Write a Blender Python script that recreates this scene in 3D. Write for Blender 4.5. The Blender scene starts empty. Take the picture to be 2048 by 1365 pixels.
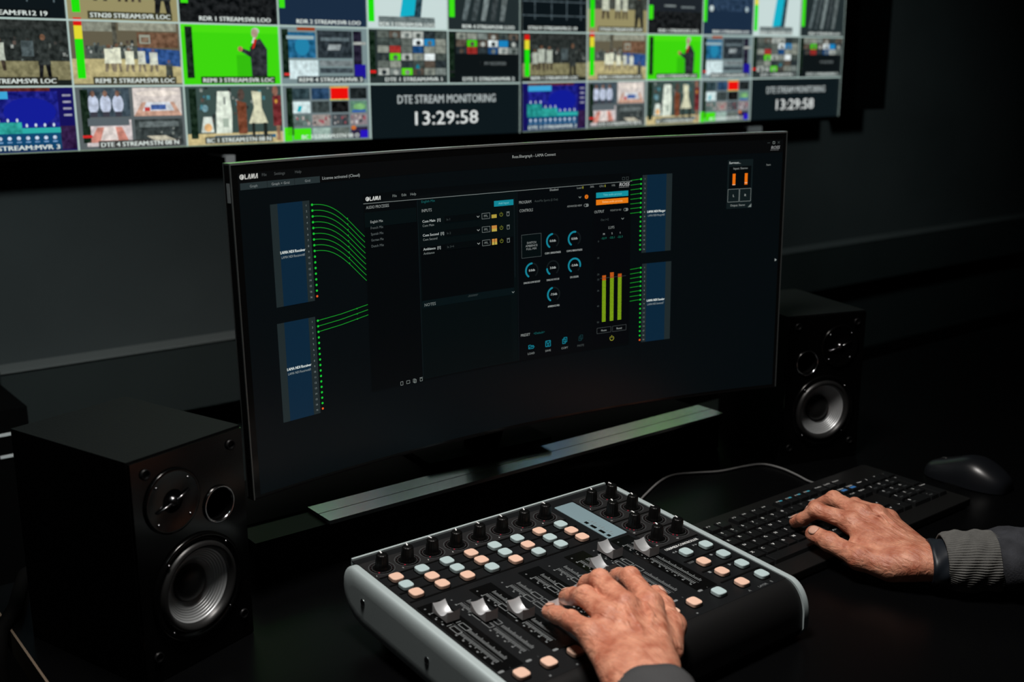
import bpy, bmesh, math, random
import numpy as np
from mathutils import Vector, Matrix, Euler
SC = bpy.context.scene
COL = SC.collection
PI = math.pi
random.seed(7)

# ------------------------------------------------------------------ camera
cam_d = bpy.data.cameras.new('camera'); cam = bpy.data.objects.new('camera', cam_d); COL.objects.link(cam)
cam_d.sensor_width = 36; cam_d.lens = 38.854; cam_d.clip_start = .02; cam_d.clip_end = 50
cam.matrix_world = Matrix(((0.788298, 0.145455, -0.597854, -0.555222),
                           (-0.615293, 0.184625, -0.766373, -0.936029),
                           (-0.001094, 0.971986, 0.235037, 0.588474),
                           (0, 0, 0, 1)))
SC.camera = cam
cam_d.dof.use_dof = True
cam_d.dof.focus_distance = 1.30
cam_d.dof.aperture_fstop = 4.8

# ------------------------------------------------------------------ world, lights, exposure
w = bpy.data.worlds.new('world'); SC.world = w; w.use_nodes = True
w.node_tree.nodes['Background'].inputs[0].default_value = (.55, .8, .9, 1)
w.node_tree.nodes['Background'].inputs[1].default_value = .012
def area(name, loc, target, size, power, col, spread=180):
    l = bpy.data.lights.new(name, 'AREA'); l.shape = 'DISK'; l.size = size; l.energy = power; l.color = col
    l.spread = math.radians(spread)
    o = bpy.data.objects.new(name, l); COL.objects.link(o); o.location = loc
    o.rotation_euler = (Vector(target) - Vector(loc)).to_track_quat('-Z', 'Y').to_euler()
    return o
area('ceiling_lamp_light', (-.12, -.24, 1.60), (.25, -.20, 0), .40, 8.7, (1, .95, .90), 95)
area('added_wall_fill', (-.9, -.90, 1.95), (-.02, 1.2, .12), .35, 1.15, (.82, .99, 1), 38)  # added fill lamp that brightens the left wall, no known fixture
area('added_far_wall_fill', (1.7, -.80, 1.95), (2.4, 1.2, .24), .35, .80, (.78, .99, 1), 52)  # added weak fill to lift the far right wall, no known fixture
SC.view_settings.view_transform = 'Standard'; SC.view_settings.look = 'None'
SC.view_settings.exposure = 0; SC.view_settings.gamma = 1; SC.view_settings.use_curve_mapping = False

# ------------------------------------------------------------------ materials
def lin(c): return tuple(((x/255+.055)/1.055)**2.4 if x/255 > .04045 else x/255/12.92 for x in c)
MATS = {}
def mat(name, rgb, rough=.5, metal=0, spec=.5, emit=None, strength=1, bump=0, bscale=200, var=0, vscale=30, coat=0):
    if name in MATS: return MATS[name]
    m = bpy.data.materials.new(name); m.use_nodes = True; nt = m.node_tree; b = nt.nodes['Principled BSDF']
    b.inputs['Base Color'].default_value = (*rgb, 1); b.inputs['Roughness'].default_value = rough
    b.inputs['Metallic'].default_value = metal; b.inputs['Specular IOR Level'].default_value = spec
    b.inputs['Coat Weight'].default_value = coat
    if emit is not None:
        b.inputs['Emission Color'].default_value = (*emit, 1); b.inputs['Emission Strength'].default_value = strength
    tc = nt.nodes.new('ShaderNodeTexCoord')
    if var:
        n = nt.nodes.new('ShaderNodeTexNoise'); n.inputs['Scale'].default_value = vscale; n.inputs['Detail'].default_value = 5
        nt.links.new(tc.outputs['Object'], n.inputs['Vector'])
        r = nt.nodes.new('ShaderNodeValToRGB')
        r.color_ramp.elements[0].position = .3; r.color_ramp.elements[1].position = .7
        r.color_ramp.elements[0].color = (*[c*(1-var) for c in rgb], 1); r.color_ramp.elements[1].color = (*[c*(1+var) for c in rgb], 1)
        nt.links.new(n.outputs['Fac'], r.inputs[0]); nt.links.new(r.outputs[0], b.inputs['Base Color'])
    if bump:
        n2 = nt.nodes.new('ShaderNodeTexNoise'); n2.inputs['Scale'].default_value = bscale; n2.inputs['Detail'].default_value = 3
        nt.links.new(tc.outputs['Object'], n2.inputs['Vector'])
        bp = nt.nodes.new('ShaderNodeBump'); bp.inputs['Strength'].default_value = bump; bp.inputs['Distance'].default_value = .001
        nt.links.new(n2.outputs['Fac'], bp.inputs['Height']); nt.links.new(bp.outputs[0], b.inputs['Normal'])
    MATS[name] = m; return m
def scr(rgb, k=1.0):
    """a colour shown on a lit display, given as it reads on the panel (sRGB)"""
    key = 'display_%02x%02x%02x_%d' % (*[int(c) for c in rgb], int(k*100))
    return mat(key, (.002, .002, .002), .3, 0, .45, emit=lin(rgb), strength=k)

M_wall = mat('dark_wall_paint', (.060, .066, .066), .75, spec=.15, bump=.15, bscale=60, var=.12, vscale=3)
M_wall_low = mat('dark_wall_panel', (.030, .036, .035), .6, spec=.25, var=.1, vscale=4)
M_ledge = mat('grey_ledge_laminate', (.16, .165, .16), .4, spec=.5)
M_floor = mat('dark_carpet', (.02, .024, .03), .9, spec=.2, bump=.5, bscale=300, var=.2, vscale=40)
M_ceil = mat('black_ceiling', (.01, .01, .011), .9)
M_desk = mat('black_desk_laminate', (.0015, .0016, .0018), .32, spec=.08, bump=.04, bscale=500)
M_tan = mat('tan_edge_band', (.16, .12, .085), .5)
M_black = mat('black_plastic', (.003, .003, .0033), .45, spec=.22)
M_body = mat('satin_black_body', (.006, .006, .0062), .42, spec=.35)
M_blackm = mat('matte_black', (.002, .002, .002), .8, spec=.05)
M_gloss = mat('gloss_black', (.0015, .0015, .0015), .18, spec=.35)
M_cabtop = mat('black_vinyl_top_lit', (.0050, .0066, .0066), .65, spec=.10, bump=.3, bscale=400)  # same vinyl as the sides, painted lighter for light on the top
M_cabside = mat('black_vinyl_side_shaded', (.0012, .0012, .0014), .6, spec=.10, bump=.2, bscale=400)  # same vinyl, painted darker for shade on the cabinet sides
M_cone = mat('silver_cone', (.50, .52, .53), .38, metal=.55, spec=.5, bump=.06, bscale=900)
M_rubber = mat('black_rubber', (.012, .012, .012), .38, spec=.5)
M_chrome = mat('bright_chrome', (.62, .64, .66), .16, metal=1)
M_screw = mat('dark_screw_metal', (.22, .22, .23), .25, metal=1)
M_alu = mat('brushed_aluminium', (.90, .92, .90), .22, metal=.9, bump=.08, bscale=900)
M_rim = mat('grey_metal_rim', (.22, .24, .24), .35, metal=.8)
M_post = mat('pale_painted_metal', (.80, .74, .74), .5)
M_endpl = mat('silver_grey_paint', (.46, .54, .55), .48, metal=.3, spec=.5, bump=.05, bscale=700)
M_face = mat('charcoal_faceplate', (.0045, .0052, .006), .5, spec=.22, bump=.05, bscale=900)
M_face2 = mat('charcoal_encoder_field', (.012, .012, .0125), .55, spec=.25)
M_strip = mat('black_gloss_strip', (.002, .002, .002), .25, spec=.4)
M_print = mat('pale_print', (.17, .185, .19), .6)
M_printd = mat('grey_print', (.11, .12, .125), .6)
M_printw = mat('white_print', (.82, .84, .84), .5)
M_printc = mat('cyan_print', (.05, .33, .45), .5)
M_printb = mat('blue_print', (.05, .20, .50), .5)
M_knob = mat('black_knob_rubber', (.0025, .0025, .0025), .34, spec=.30)
M_peach = mat('peach_button', (.74, .48, .365), .5, spec=.35)
M_teal = mat('pale_teal_button', (.40, .51, .52), .5, spec=.35)
M_label = mat('blue_grey_label', (.17, .25, .28), .55)
M_red = mat('red_led', (.1, .005, .01), .4, emit=(.30, .012, .03), strength=1.0)
M_reddim = mat('unlit_led', (.03, .006, .008), .4)
M_key = mat('black_keycap', (.006, .0065, .007), .40, spec=.30, bump=.05, bscale=1200)
M_kb = mat('keyboard_base_black', (.006, .006, .006), .45, spec=.25)
M_mouse = mat('satin_black_mouse', (.007, .008, .010), .32, spec=.5)
M_cable = mat('grey_cable', (.17, .17, .17), .45)
M_cuff = mat('grey_rib_knit', (.105, .105, .10), .95, spec=.15, bump=.6, bscale=900, var=.12, vscale=150)
M_sleeve = mat('navy_grey_fleece', (.035, .037, .043), .95, spec=.15, bump=.6, bscale=500, var=.25, vscale=60)
M_cuff2 = mat('plain_grey_cuff', (.060, .061, .063), .95, spec=.15, bump=.5, bscale=900)
M_band = mat('black_wrist_strap', (.008, .011, .016), .45, spec=.4)

def skin(ang=0):
    m = bpy.data.materials.new('skin'); m.use_nodes = True; nt = m.node_tree; L = nt.links; b = nt.nodes['Principled BSDF']
    tc = nt.nodes.new('ShaderNodeTexCoord')
    def noise(s, d=4):
        n = nt.nodes.new('ShaderNodeTexNoise'); n.inputs['Scale'].default_value = s; n.inputs['Detail'].default_value = d
        L.new(tc.outputs['Object'], n.inputs['Vector']); return n
    n1 = noise(62, 5); r1 = nt.nodes.new('ShaderNodeValToRGB')
    r1.color_ramp.elements[0].position = .32; r1.color_ramp.elements[1].position = .68
    r1.color_ramp.elements[0].color = (.43, .140, .080, 1); r1.color_ramp.elements[1].color = (.69, .325, .21, 1)
    L.new(n1.outputs['Fac'], r1.inputs[0])
    n2 = noise(260, 4); r2 = nt.nodes.new('ShaderNodeValToRGB')
    r2.color_ramp.elements[0].position = .35; r2.color_ramp.elements[1].position = .65
    r2.color_ramp.elements[0].color = (.80, .72, .70, 1); r2.color_ramp.elements[1].color = (1, 1, 1, 1)
    L.new(n2.outputs['Fac'], r2.inputs[0])
    mx = nt.nodes.new('ShaderNodeMix'); mx.data_type = 'RGBA'; mx.blend_type = 'MULTIPLY'; mx.inputs[0].default_value = .55
    L.new(r1.outputs[0], mx.inputs[6]); L.new(r2.outputs[0], mx.inputs[7]); L.new(mx.outputs[2], b.inputs['Base Color'])
    b.inputs['Roughness'].default_value = .47; b.inputs['Specular IOR Level'].default_value = .42
    b.inputs['Subsurface Weight'].default_value = .18; b.inputs['Subsurface Radius'].default_value = (1, .35, .2)
    b.inputs['Subsurface Scale'].default_value = .004
    v = nt.nodes.new('ShaderNodeTexVoronoi'); v.feature = 'DISTANCE_TO_EDGE'; v.inputs['Scale'].default_value = 520
    L.new(tc.outputs['Object'], v.inputs['Vector'])
    b1 = nt.nodes.new('ShaderNodeBump'); b1.inputs['Strength'].default_value = .35; b1.inputs['Distance'].default_value = .0006
    L.new(v.outputs['Distance'], b1.inputs['Height'])
    mp = nt.nodes.new('ShaderNodeMapping'); mp.inputs['Rotation'].default_value = (0, 0, -ang); mp.inputs['Scale'].default_value = (1, .24, .6)
    L.new(tc.outputs['Object'], mp.inputs['Vector'])
    n3 = noise(230, 6); n3.inputs['Distortion'].default_value = .7; L.new(mp.outputs[0], n3.inputs['Vector'])
    b2 = nt.nodes.new('ShaderNodeBump'); b2.inputs['Strength'].default_value = .7; b2.inputs['Distance'].default_value = .0035
    L.new(n3.outputs['Fac'], b2.inputs['Height']); L.new(b1.outputs[0], b2.inputs['Normal']); L.new(b2.outputs[0], b.inputs['Normal'])
    return m
M_skinL = skin(math.radians(-35)); M_skinR = skin(math.radians(10))
M_nail = mat('fingernail', (.62, .35, .26), .38, spec=.45)

# ------------------------------------------------------------------ mesh helpers
class MB:
    def __init__(s): s.v = []; s.f = []; s.m = []; s.mats = []; s.smooth = []
    def mi(s, m):
        if m not in s.mats: s.mats.append(m)
        return s.mats.index(m)
    def add(s, vs, fs, m, smooth=False):
        o = len(s.v); s.v += [tuple(p) for p in vs]; k = s.mi(m)
        for f in fs: s.f.append(tuple(i+o for i in f)); s.m.append(k); s.smooth.append(smooth)
    def box(s, x0, y0, z0, x1, y1, z1, m):
        v = [(x, y, z) for x in (x0, x1) for y in (y0, y1) for z in (z0, z1)]
        s.add(v, [(0, 1, 3, 2), (4, 6, 7, 5), (0, 4, 5, 1), (2, 3, 7, 6), (0, 2, 6, 4), (1, 5, 7, 3)], m)
    def bevbox(s, x0, y0, z0, x1, y1, z1, m, b=.001, taper=0, seg=1):
        """box whose upper edges are chamfered"""
        rings = [(z0, 0), (z1-b, taper), (z1-b*.3, taper+b*.3), (z1, taper+b)]
        vs = []
        for z, t in rings:
            vs += [(x0+t, y0+t, z), (x1-t, y0+t, z), (x1-t, y1-t, z), (x0+t, y1-t, z)]
        fs = [(3, 2, 1, 0)]
        for r in range(3):
            for i in range(4):
                a = r*4+i; c = r*4+(i+1) % 4; fs.append((a, c, c+4, a+4))
        fs.append((12, 13, 14, 15)); s.add(vs, fs, m)
    def prism(s, pts, z0, z1, m, bev=0, cap=None, smooth=False):
        """outline in xy, extruded in z, with an optional chamfered top"""
        n = len(pts); cx = sum(p[0] for p in pts)/n; cy = sum(p[1] for p in pts)/n
        rings = [(z0, 1, 0)]
        if bev: rings += [(z1-bev, 1, 0), (z1-bev*.3, 1, bev*.35), (z1, 1, bev)]
        else: rings += [(z1, 1, 0)]
        vs = []
        for z, k, ins in rings:
            for x, y in pts:
                d = math.hypot(x-cx, y-cy) or 1; q = 1-ins/d; vs.append((cx+(x-cx)*q, cy+(y-cy)*q, z))
        fs = []
        for r in range(len(rings)-1):
            for i in range(n): a = r*n+i; c = r*n+(i+1) % n; fs.append((a, c, c+n, a+n))
        s.add(vs, fs, m, smooth)
        o = (len(rings)-1)*n
        s.add(vs[o:], [tuple(range(n))], cap or m); s.add(vs[:n], [tuple(range(n-1, -1, -1))], m)
    def lathe(s, prof, m, n=48, flute=0, nf=0, T=None, mats=None, close=True):
        vs = []; 
        for r, z in prof:
            for i in range(n):
                a = 2*PI*i/n; rr = r*(1+flute*math.cos(nf*a)) if flute else r
                p = Vector((rr*math.cos(a), rr*math.sin(a), z)); vs.append(tuple(T @ p) if T else tuple(p))
        for k in range(len(prof)-1):
            fs = []
            for i in range(n):
                a = k*n+i; c = k*n+(i+1) % n; fs.append((a, c, c+n, a+n))
            mm = mats[k] if mats else m
            o = len(s.v) if k == 0 else o
            if k == 0:
                s.v += vs
            kk = s.mi(mm)
            for f in fs: s.f.append(tuple(i+o for i in f)); s.m.append(kk); s.smooth.append(True)
        if close:
            if prof[-1][0] > 1e-6: s.f.append(tuple(o+(len(prof)-1)*n+i for i in range(n))); s.m.append(s.mi(mats[-1] if mats else m)); s.smooth.append(False)
            if prof[0][0] > 1e-6: s.f.append(tuple(o+n-1-i for i in range(n))); s.m.append(s.mi(mats[0] if mats else m)); s.smooth.append(False)
    def tube(s, pts, r, m, n=10, caps=True):
        pts = [Vector(p) for p in pts]; N = len(pts); rr = r if isinstance(r, (list, tuple)) else [r]*N
        up = Vector((0, 0, 1)); vs = []
        for i, p in enumerate(pts):
            t = (pts[min(i+1, N-1)]-pts[max(i-1, 0)]).normalized()
            a = t.cross(up);
            if a.length < 1e-3: a = t.cross(Vector((0, 1, 0)))
            a.normalize(); b = a.cross(t)
            for k in range(n): vs.append(p+(a*math.cos(2*PI*k/n)+b*math.sin(2*PI*k/n))*rr[i])
        fs = [(i*n+k, i*n+(k+1) % n, (i+1)*n+(k+1) % n, (i+1)*n+k) for i in range(N-1) for k in range(n)]
        if caps: fs += [tuple(range(n-1, -1, -1)), tuple((N-1)*n+k for k in range(n))]
        s.add(vs, fs, m, True)
    def build(s, name, parent=None, loc=None, rot=None, label=None, kind=None):
        me = bpy.data.meshes.new(name); me.from_pydata(s.v, [], s.f)
        for m in s.mats: me.materials.append(m)
        me.polygons.foreach_set('material_index', s.m); me.polygons.foreach_set('use_smooth', s.smooth); me.update()
        return link(name, me, parent, loc, rot, label, kind)
def link(name, me, parent=None, loc=None, rot=None, label=None, kind=None):
    o = bpy.data.objects.new(name, me); COL.objects.link(o)
    if parent: o.parent = parent
    if loc: o.location = loc
    if rot: o.rotation_euler = rot
    if label: o['label'] = label
    if kind: o['kind'] = kind
    return o
def thing(name, label, cat, loc=(0, 0, 0), rot=(0, 0, 0), group=None):
    o = bpy.data.objects.new(name, None); COL.objects.link(o); o.location = loc; o.rotation_euler = rot
    o['label'] = label; o['category'] = cat; o.empty_display_size = .02
    if group: o['group'] = group
    return o
def tag(o, label, cat, group=None):
    o['label'] = label; o['category'] = cat
    if group: o['group'] = group
    return o
def struct(name, mb): return mb.build(name, kind='structure')
def dup(o, parent, loc=None, rot=None):
    c = o.copy(); COL.objects.link(c); c.parent = parent
    if loc: c.location = loc
    if rot: c.rotation_euler = rot
    return c
def superell(a, b, n=28, e=4.0):
    out = []
    for i in range(n):
        t = 2*PI*i/n; c, s = math.cos(t), math.sin(t)
        out.append((a*math.copysign(abs(c)**(2/e), c), b*math.copysign(abs(s)**(2/e), s)))
    return out
def rrect(x0, y0, x1, y1, r, n=5):
    out = []
    for cx, cy, a0 in ((x1-r, y1-r, 0), (x0+r, y1-r, 90), (x0+r, y0+r, 180), (x1-r, y0+r, 270)):
        for i in range(n+1):
            a = math.radians(a0+90*i/n); out.append((cx+r*math.cos(a), cy+r*math.sin(a)))
    return out
_TX = {}
def glyphs(txt):
    if txt in _TX: return _TX[txt]
    cu = bpy.data.curves.new('t', 'FONT'); cu.body = txt; cu.size = 1; cu.resolution_u = 2; cu.fill_mode = 'BOTH'
    o = bpy.data.objects.new('t', cu); COL.objects.link(o)
    me = o.to_mesh(); vs = [(v.co.x, v.co.y) for v in me.vertices]; fs = [tuple(p.vertices) for p in me.polygons]
    o.to_mesh_clear(); bpy.data.objects.remove(o); bpy.data.curves.remove(cu)
    x0 = min([v[0] for v in vs] or [0]); x1 = max([v[0] for v in vs] or [1])
    _TX[txt] = (vs, fs, x0, x1); return _TX[txt]
def text(mb, txt, x, y, size, m, fn, width=None, align='l', layer=0, shear=0, bold=0):
    """size = cap height; width squeezes the line to that length; fn maps (x, y, layer) to a point"""
    vs, fs, x0, x1 = glyphs(txt); k = size/.69; kx = (width/(x1-x0)) if width else k
    off = {'l': 0, 'c': -(x1-x0)*kx/2, 'r': -(x1-x0)*kx}[align]
    for dx in ([0] if not bold else [-bold, bold]):
        mb.add([fn(x+off+dx+(vx-x0)*kx+shear*vy*k, y+vy*k, layer) for vx, vy in vs], fs, m)

# ------------------------------------------------------------------ room
b = MB(); b.box(-1.6, 1.2, .067, 4.6, 1.3, 2.4, M_wall); struct('wall_back', b)
b = MB(); b.box(-1.6, 1.235, -.74, 4.6, 1.3, .067, M_wall_low); struct('wall_back_lower', b)
b = MB(); b.box(-.1, 1.15, -.07, 4.6, 1.235, .062, M_wall_low); b.box(-.1, 1.146, .062, 4.6, 1.235, .067, M_ledge); struct('trim_1', b)
b = MB(); b.box(-.1, 1.19, -.74, 4.6, 1.235, -.33, M_blackm); struct('baseboard_back', b)
b = MB(); b.box(-1.7, -3, -.74, -1.6, 1.3, 2.4, M_wall_low); struct('wall_left', b)
b = MB(); b.box(4.6, -3, -.74, 4.7, 1.3, 2.4, M_wall_low); struct('wall_right', b)
b = MB(); b.box(-1.7, -3.1, -.8, 4.7, 1.3, -.74, M_floor); struct('floor', b)
b = MB(); b.box(-1.7, -3.1, 2.4, 4.7, 1.3, 2.45, M_ceil); struct('ceiling', b)
b = MB(); b.box(-1.7, -3.1, -.74, 4.7, -3, 2.4, M_wall_low); struct('wall_front', b)

# ------------------------------------------------------------------ desk
t = thing('desk', 'long black satin desk carrying the monitor, speakers, controller and keyboard', 'desk', (0, 0, -.74))
b = MB(); b.box(-.31, -.62, .71, 3.0, .385, .74, M_desk); b.build('desktop', t)
b = MB(); b.box(-.3125, -.62, .7105, -.31, .385, .7397, M_tan); b.build('edge_band', t, label='thin tan edge strip')
for x in (-.27, 2.9):
    for y in (-.56, .32):
        b = MB(); b.box(x, y, 0, x+.05, y+.05, .71, M_blackm); b.build('leg', t)
b = MB(); b.box(-.25, .33, .3, 2.9, .345, .70, M_blackm); b.build('modesty_panel', t)

# ------------------------------------------------------------------ wall displays (two identical multiviewer pictures)
TW, TH = 1.206, .678
CW, CH = TW/6, TH/6
def tvscr(c):
    key = 'video_%02x%02x%02x' % tuple(int(q) for q in c)
    if key in MATS: return MATS[key]
    m = mat(key, (.002, .002, .002), .3, 0, .45, emit=lin(c)); nt = m.node_tree; bs = nt.nodes['Principled BSDF']; tc = nt.nodes['Texture Coordinate']
    n = nt.nodes.new('ShaderNodeTexNoise'); n.inputs['Scale'].default_value = 95; n.inputs['Detail'].default_value = 3; nt.links.new(tc.outputs['Object'], n.inputs['Vector'])
    r = nt.nodes.new('ShaderNodeValToRGB'); r.color_ramp.elements[0].position = .36; r.color_ramp.elements[1].position = .66
    L_ = lin(c); k_ = min(1, sum(c)/480); r.color_ramp.elements[0].color = (*[q*(.5+.32*k_) for q in L_], 1); r.color_ramp.elements[1].color = (*[min(1, q*(1.75-.45*k_)+.014) for q in L_], 1)
    nt.links.new(n.outputs['Fac'], r.inputs[0]); nt.links.new(r.outputs[0], bs.inputs['Emission Color']); return m
def tvf(x, y, l=0): return (x, -.0201-.0004*l, y)
def build_tv_screen():
    mb = MB()
    def R(x0, y0, x1, y1, c, l=1):
        mb.add([tvf(x0, y0, l), tvf(x1, y0, l), tvf(x1, y1, l), tvf(x0, y1, l)], [(0, 1, 2, 3)], scr(c) if (l in (1, 2, 5, 9) or max(c)-min(c) > 120) else tvscr(c))
    def P(pts, c, l=2): mb.add([tvf(x, y, l) for x, y in pts], [tuple(range(len(pts)))], tvscr(c) if max(c)-min(c) < 120 else scr(c))
    def E(cx, cy, a, bb, c, l=2, n=14): P([(cx+a*math.cos(2*PI*i/n), cy+bb*math.sin(2*PI*i/n)) for i in range(n)], c, l)
    mb.add([tvf(0, 0, 0), tvf(TW, 0, 0), tvf(TW, TH, 0), tvf(0, TH, 0)], [(0, 1, 2, 3)], scr((8, 12, 16)))
    def cell(c, r):
        x0, y0 = c*CW, r*CH
        def S(x, y): return x0+x*CW, y0+y*CH
        def r_(a, bb, c_, d, col, l=2):
            p = S(a, bb); q = S(c_, d); R(p[0], p[1], q[0], q[1], col, l)
        def p_(pts, col, l=3): P([S(*q) for q in pts], col, l)
        def e_(x, y, a, bb, col, l=3): q = S(x, y); E(q[0], q[1], a*CW, bb*CH, col, l)
        return r_, p_, e_, S
    def player(e, p, x, y, h, shirt, legs=(60, 50, 40), skin_=(110, 80, 60), l=4):
        w_ = h*(.10+.04*((int(x*97)) % 3)/2)
        e(x, y+h*.93, w_*.35, h*.07, skin_, l); p([(x-w_*.7, y+h*.55), (x+w_*.7, y+h*.55), (x+w_*.75, y+h*.85), (x-w_*.75, y+h*.85)], shirt, l)
        p([(x-w_*.8, y+h*.3), (x+w_*.8, y+h*.3), (x+w_*.7, y+h*.57), (x-w_*.7, y+h*.57)], shirt, l)
        p([(x-w_*.8, y), (x-w_*.35, y), (x-w_*.1, y+h*.32), (x-w_*.7, y+h*.32)], legs, l); p([(x+w_*.35, y), (x+w_*.8, y), (x+w_*.7, y+h*.32), (x+w_*.1, y+h*.32)], legs, l)
    def meter(r_, lvl=.8, full=True, x=.05):
        r_(x, .12, x+.07, .95, (6, 30, 14), 4)
        if full: r_(x, .12, x+.07, .12+lvl*.6, (30, 225, 10), 5); r_(x, .12+lvl*.6, x+.07, .12+lvl*.8, (225, 215, 50), 5); r_(x, .12+lvl*.8, x+.07, .12+lvl*.92, (215, 25, 20), 5)
    def caption(S, r_, txt, dark=(16, 20, 20), band=True, x=.2, w_=.72):
        if band: r_(x-.02, .03, x+w_+.02, .145, dark, 5)
        q = S(x, .05); text(mb, txt, q[0], q[1], .0078, scr((215, 225, 220)), tvf, width=w_*CW, layer=7, bold=.0004)
    rnd = random.Random(3)
    def crowd(r_, x0, y0, x1, y1, n, cols, s=.03, l=3):
        for i in range(n):
            x = rnd.uniform(x0, x1); y = rnd.uniform(y0, y1); q = rnd.uniform(.5, 1.4)*s
            r_(x, y, min(x+q*.7, .99), min(y+q*1.5, .97), rnd.choice(cols), l)
    CR = [(60, 70, 68), (90, 100, 96), (40, 48, 48), (130, 138, 132), (30, 34, 34), (75, 62, 55), (150, 155, 150)]
    for base in (0, 3):
        # ---------- bottom row
        r_, p_, e_, S = cell(0, base); r_(0, 0, 1, 1, (20, 16, 90)); r_(.1, .06, .86, .93, (14, 20, 122), 3); e_(.62, .62, .22, .22, (18, 28, 150), 4)
        r_(.1, .06, .86, .3, (14, 70, 110), 5); r_(.1, .82, .45, .93, (60, 165, 215), 5)
        p_([(.08, .3), (.86, .3), (.86, .38), (.54, .38), (.54, .46), (.3, .46), (.3, .56), (.08, .56)], (25, 135, 130), 6)
        p_([(.3, .3), (.54, .3), (.54, .47), (.3, .47)], (35, 150, 142), 7); p_([(.54, .3), (.86, .3), (.86, .38), (.54, .38)], (45, 170, 165), 7)
        for i in range(10): e_(.13+i*.075, .23, .017, .028, (190, 205, 225), 7); e_(.13+i*.075, .60-.1*(i > 2)-.08*(i > 5), .010, .028, (200, 215, 235), 8); r_(.11+i*.075, .16, .15+i*.075, .18, (110, 150, 190), 7)
        for i in range(4): r_(.9, .55+i*.1, .97, .58+i*.1, (150, 150, 170), 4)
        r_(.86, .04, .99, .4, (40, 15, 60), 3); r_(.1, .93, .8, .99, (80, 25, 20), 3); caption(S, r_, 'DTE 3 STREAM:MVR 3', (12, 50, 80), x=.1, w_=.74)
        r_, p_, e_, S = cell(1, base); r_(0, 0, 1, 1, (90, 98, 100)); r_(.08, .52, .49, .97, (55, 70, 80), 3)
        for x in (.16, .27, .38): e_(x, .72, .05, .15, (185, 195, 215), 4); e_(x, .88, .02, .05, (120, 90, 75), 5); r_(x-.03, .52, x+.03, .6, (60, 60, 70), 5)
        crowd(r_, .08, .85, .46, .93, 12, CR); r_(.52, .52, .97, .97, (205, 196, 190), 3)
        p_([(.52, .52), (.97, .52), (.9, .74), (.6, .74)], (190, 150, 130), 4); p_([(.6, .6), (.9, .6), (.86, .74), (.64, .74)], (200, 205, 210), 5); r_(.68, .62, .82, .7, (60, 90, 150), 6); r_(.62, .6, .67, .66, (190, 60, 60), 6); e_(.75, .88, .2, .05, (225, 215, 205), 4)
        r_(.08, .06, .49, .47, (200, 190, 190), 3); p_([(.1, .12), (.46, .12), (.4, .36), (.18, .36)], (195, 130, 115), 4); p_([(.2, .15), (.36, .15), (.34, .36), (.24, .36)], (215, 205, 200), 5); r_(.1, .38, .47, .5, (90, 100, 105), 5)
        r_(.52, .04, .97, .47, (48, 56, 56), 3); r_(.56, .34, .93, .43, (95, 105, 105), 4); p_([(.62, .2), (.8, .2), (.9, .12), (.7, .12)], (190, 185, 165), 5); crowd(r_, .53, .08, .93, .3, 10, CR)
        meter(r_, 1, False); r_(.045, .2, .13, .24, (210, 40, 40), 6); caption(S, r_, 'DTE 4 STREAM:STN 08 N', (60, 60, 58))
        r_, p_, e_, S = cell(2, base); r_(0, 0, 1, 1, (60, 78, 74)); r_(0, 0, 1, .2, (196, 180, 130), 3); crowd(r_, .12, .35, .97, .95, 60, CR+[(50, 110, 130), (70, 130, 140)], .035)
        p_([(.3, .2), (.46, .2), (.47, .55), (.45, .9), (.33, .9), (.31, .55)], (215, 225, 210), 4); r_(.39, .68, .405, .8, (80, 90, 90), 5); r_(.37, .3, .43, .45, (165, 180, 165), 5)
        p_([(.53, .18), (.62, .18), (.62, .7), (.52, .75)], (110, 60, 38), 4); e_(.57, .84, .035, .1, (70, 55, 48), 5)
        p_([(.64, .35), (.84, .35), (.78, .62), (.78, .88), (.68, .9), (.70, .62)], (205, 205, 175), 4); r_(.67, .13, .70, .36, (30, 35, 32), 5); r_(.79, .12, .83, .36, (30, 35, 32), 5)
        p_([(.9, .3), (.99, .3), (.99, .82), (.9, .82)], (105, 35, 38), 4); e_(.93, .9, .03, .09, (130, 90, 75), 5); r_(.93, .05, .97, .3, (150, 115, 90), 4); e_(.935, .72, .015, .035, (200, 150, 60), 6)
        p_([(.15, .22), (.28, .22), (.26, .48), (.18, .48)], (205, 215, 205), 4); e_(.2, .62, .03, .06, (110, 150, 160), 4); e_(.22, .3, .04, .07, (215, 170, 115), 5); r_(.28, .1, .92, .16, (40, 90, 120), 4)
        meter(r_, 1, False); caption(S, r_, 'BC 1 STREAM:STN 08 N', (70, 75, 65), w_=.66)
        r_, p_, e_, S = cell(3, base); r_(0, 0, 1, 1, (110, 125, 128)); xs = [.11, .33, .55, .77]; wd = .2
        cols = [[(40, 60, 66), (30, 60, 90), (235, 15, 10), (18, 26, 28)], [(205, 225, 225), (50, 60, 60), (4, 4, 4), (90, 130, 110)], [(90, 110, 105), (150, 140, 135), (60, 66, 70), (130, 120, 125)], [(70, 225, 15), (150, 175, 165), (90, 100, 95), (40, 30, 60)]]
        for j in range(4):
            for i in range(4): r_(xs[i], .74-j*.235, xs[i]+wd, .94-j*.235, cols[j][i], 4)
        r_(.54, .72, .76, .75, (190, 190, 90), 3); r_(.54, .93, .76, .97, (200, 170, 90), 3); p_([(.16, .53), (.2, .53), (.22, .63), (.18, .63)], (20, 170, 185), 5)
        e_(.88, .6, .07, .06, (120, 175, 110), 5); r_(.79, .5, .95, .54, (40, 90, 170), 5); crowd(r_, .12, .28, .96, .42, 34, [(180, 170, 165), (160, 80, 90), (50, 60, 66), (200, 200, 200), (110, 90, 90)], .03, 5)
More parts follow.
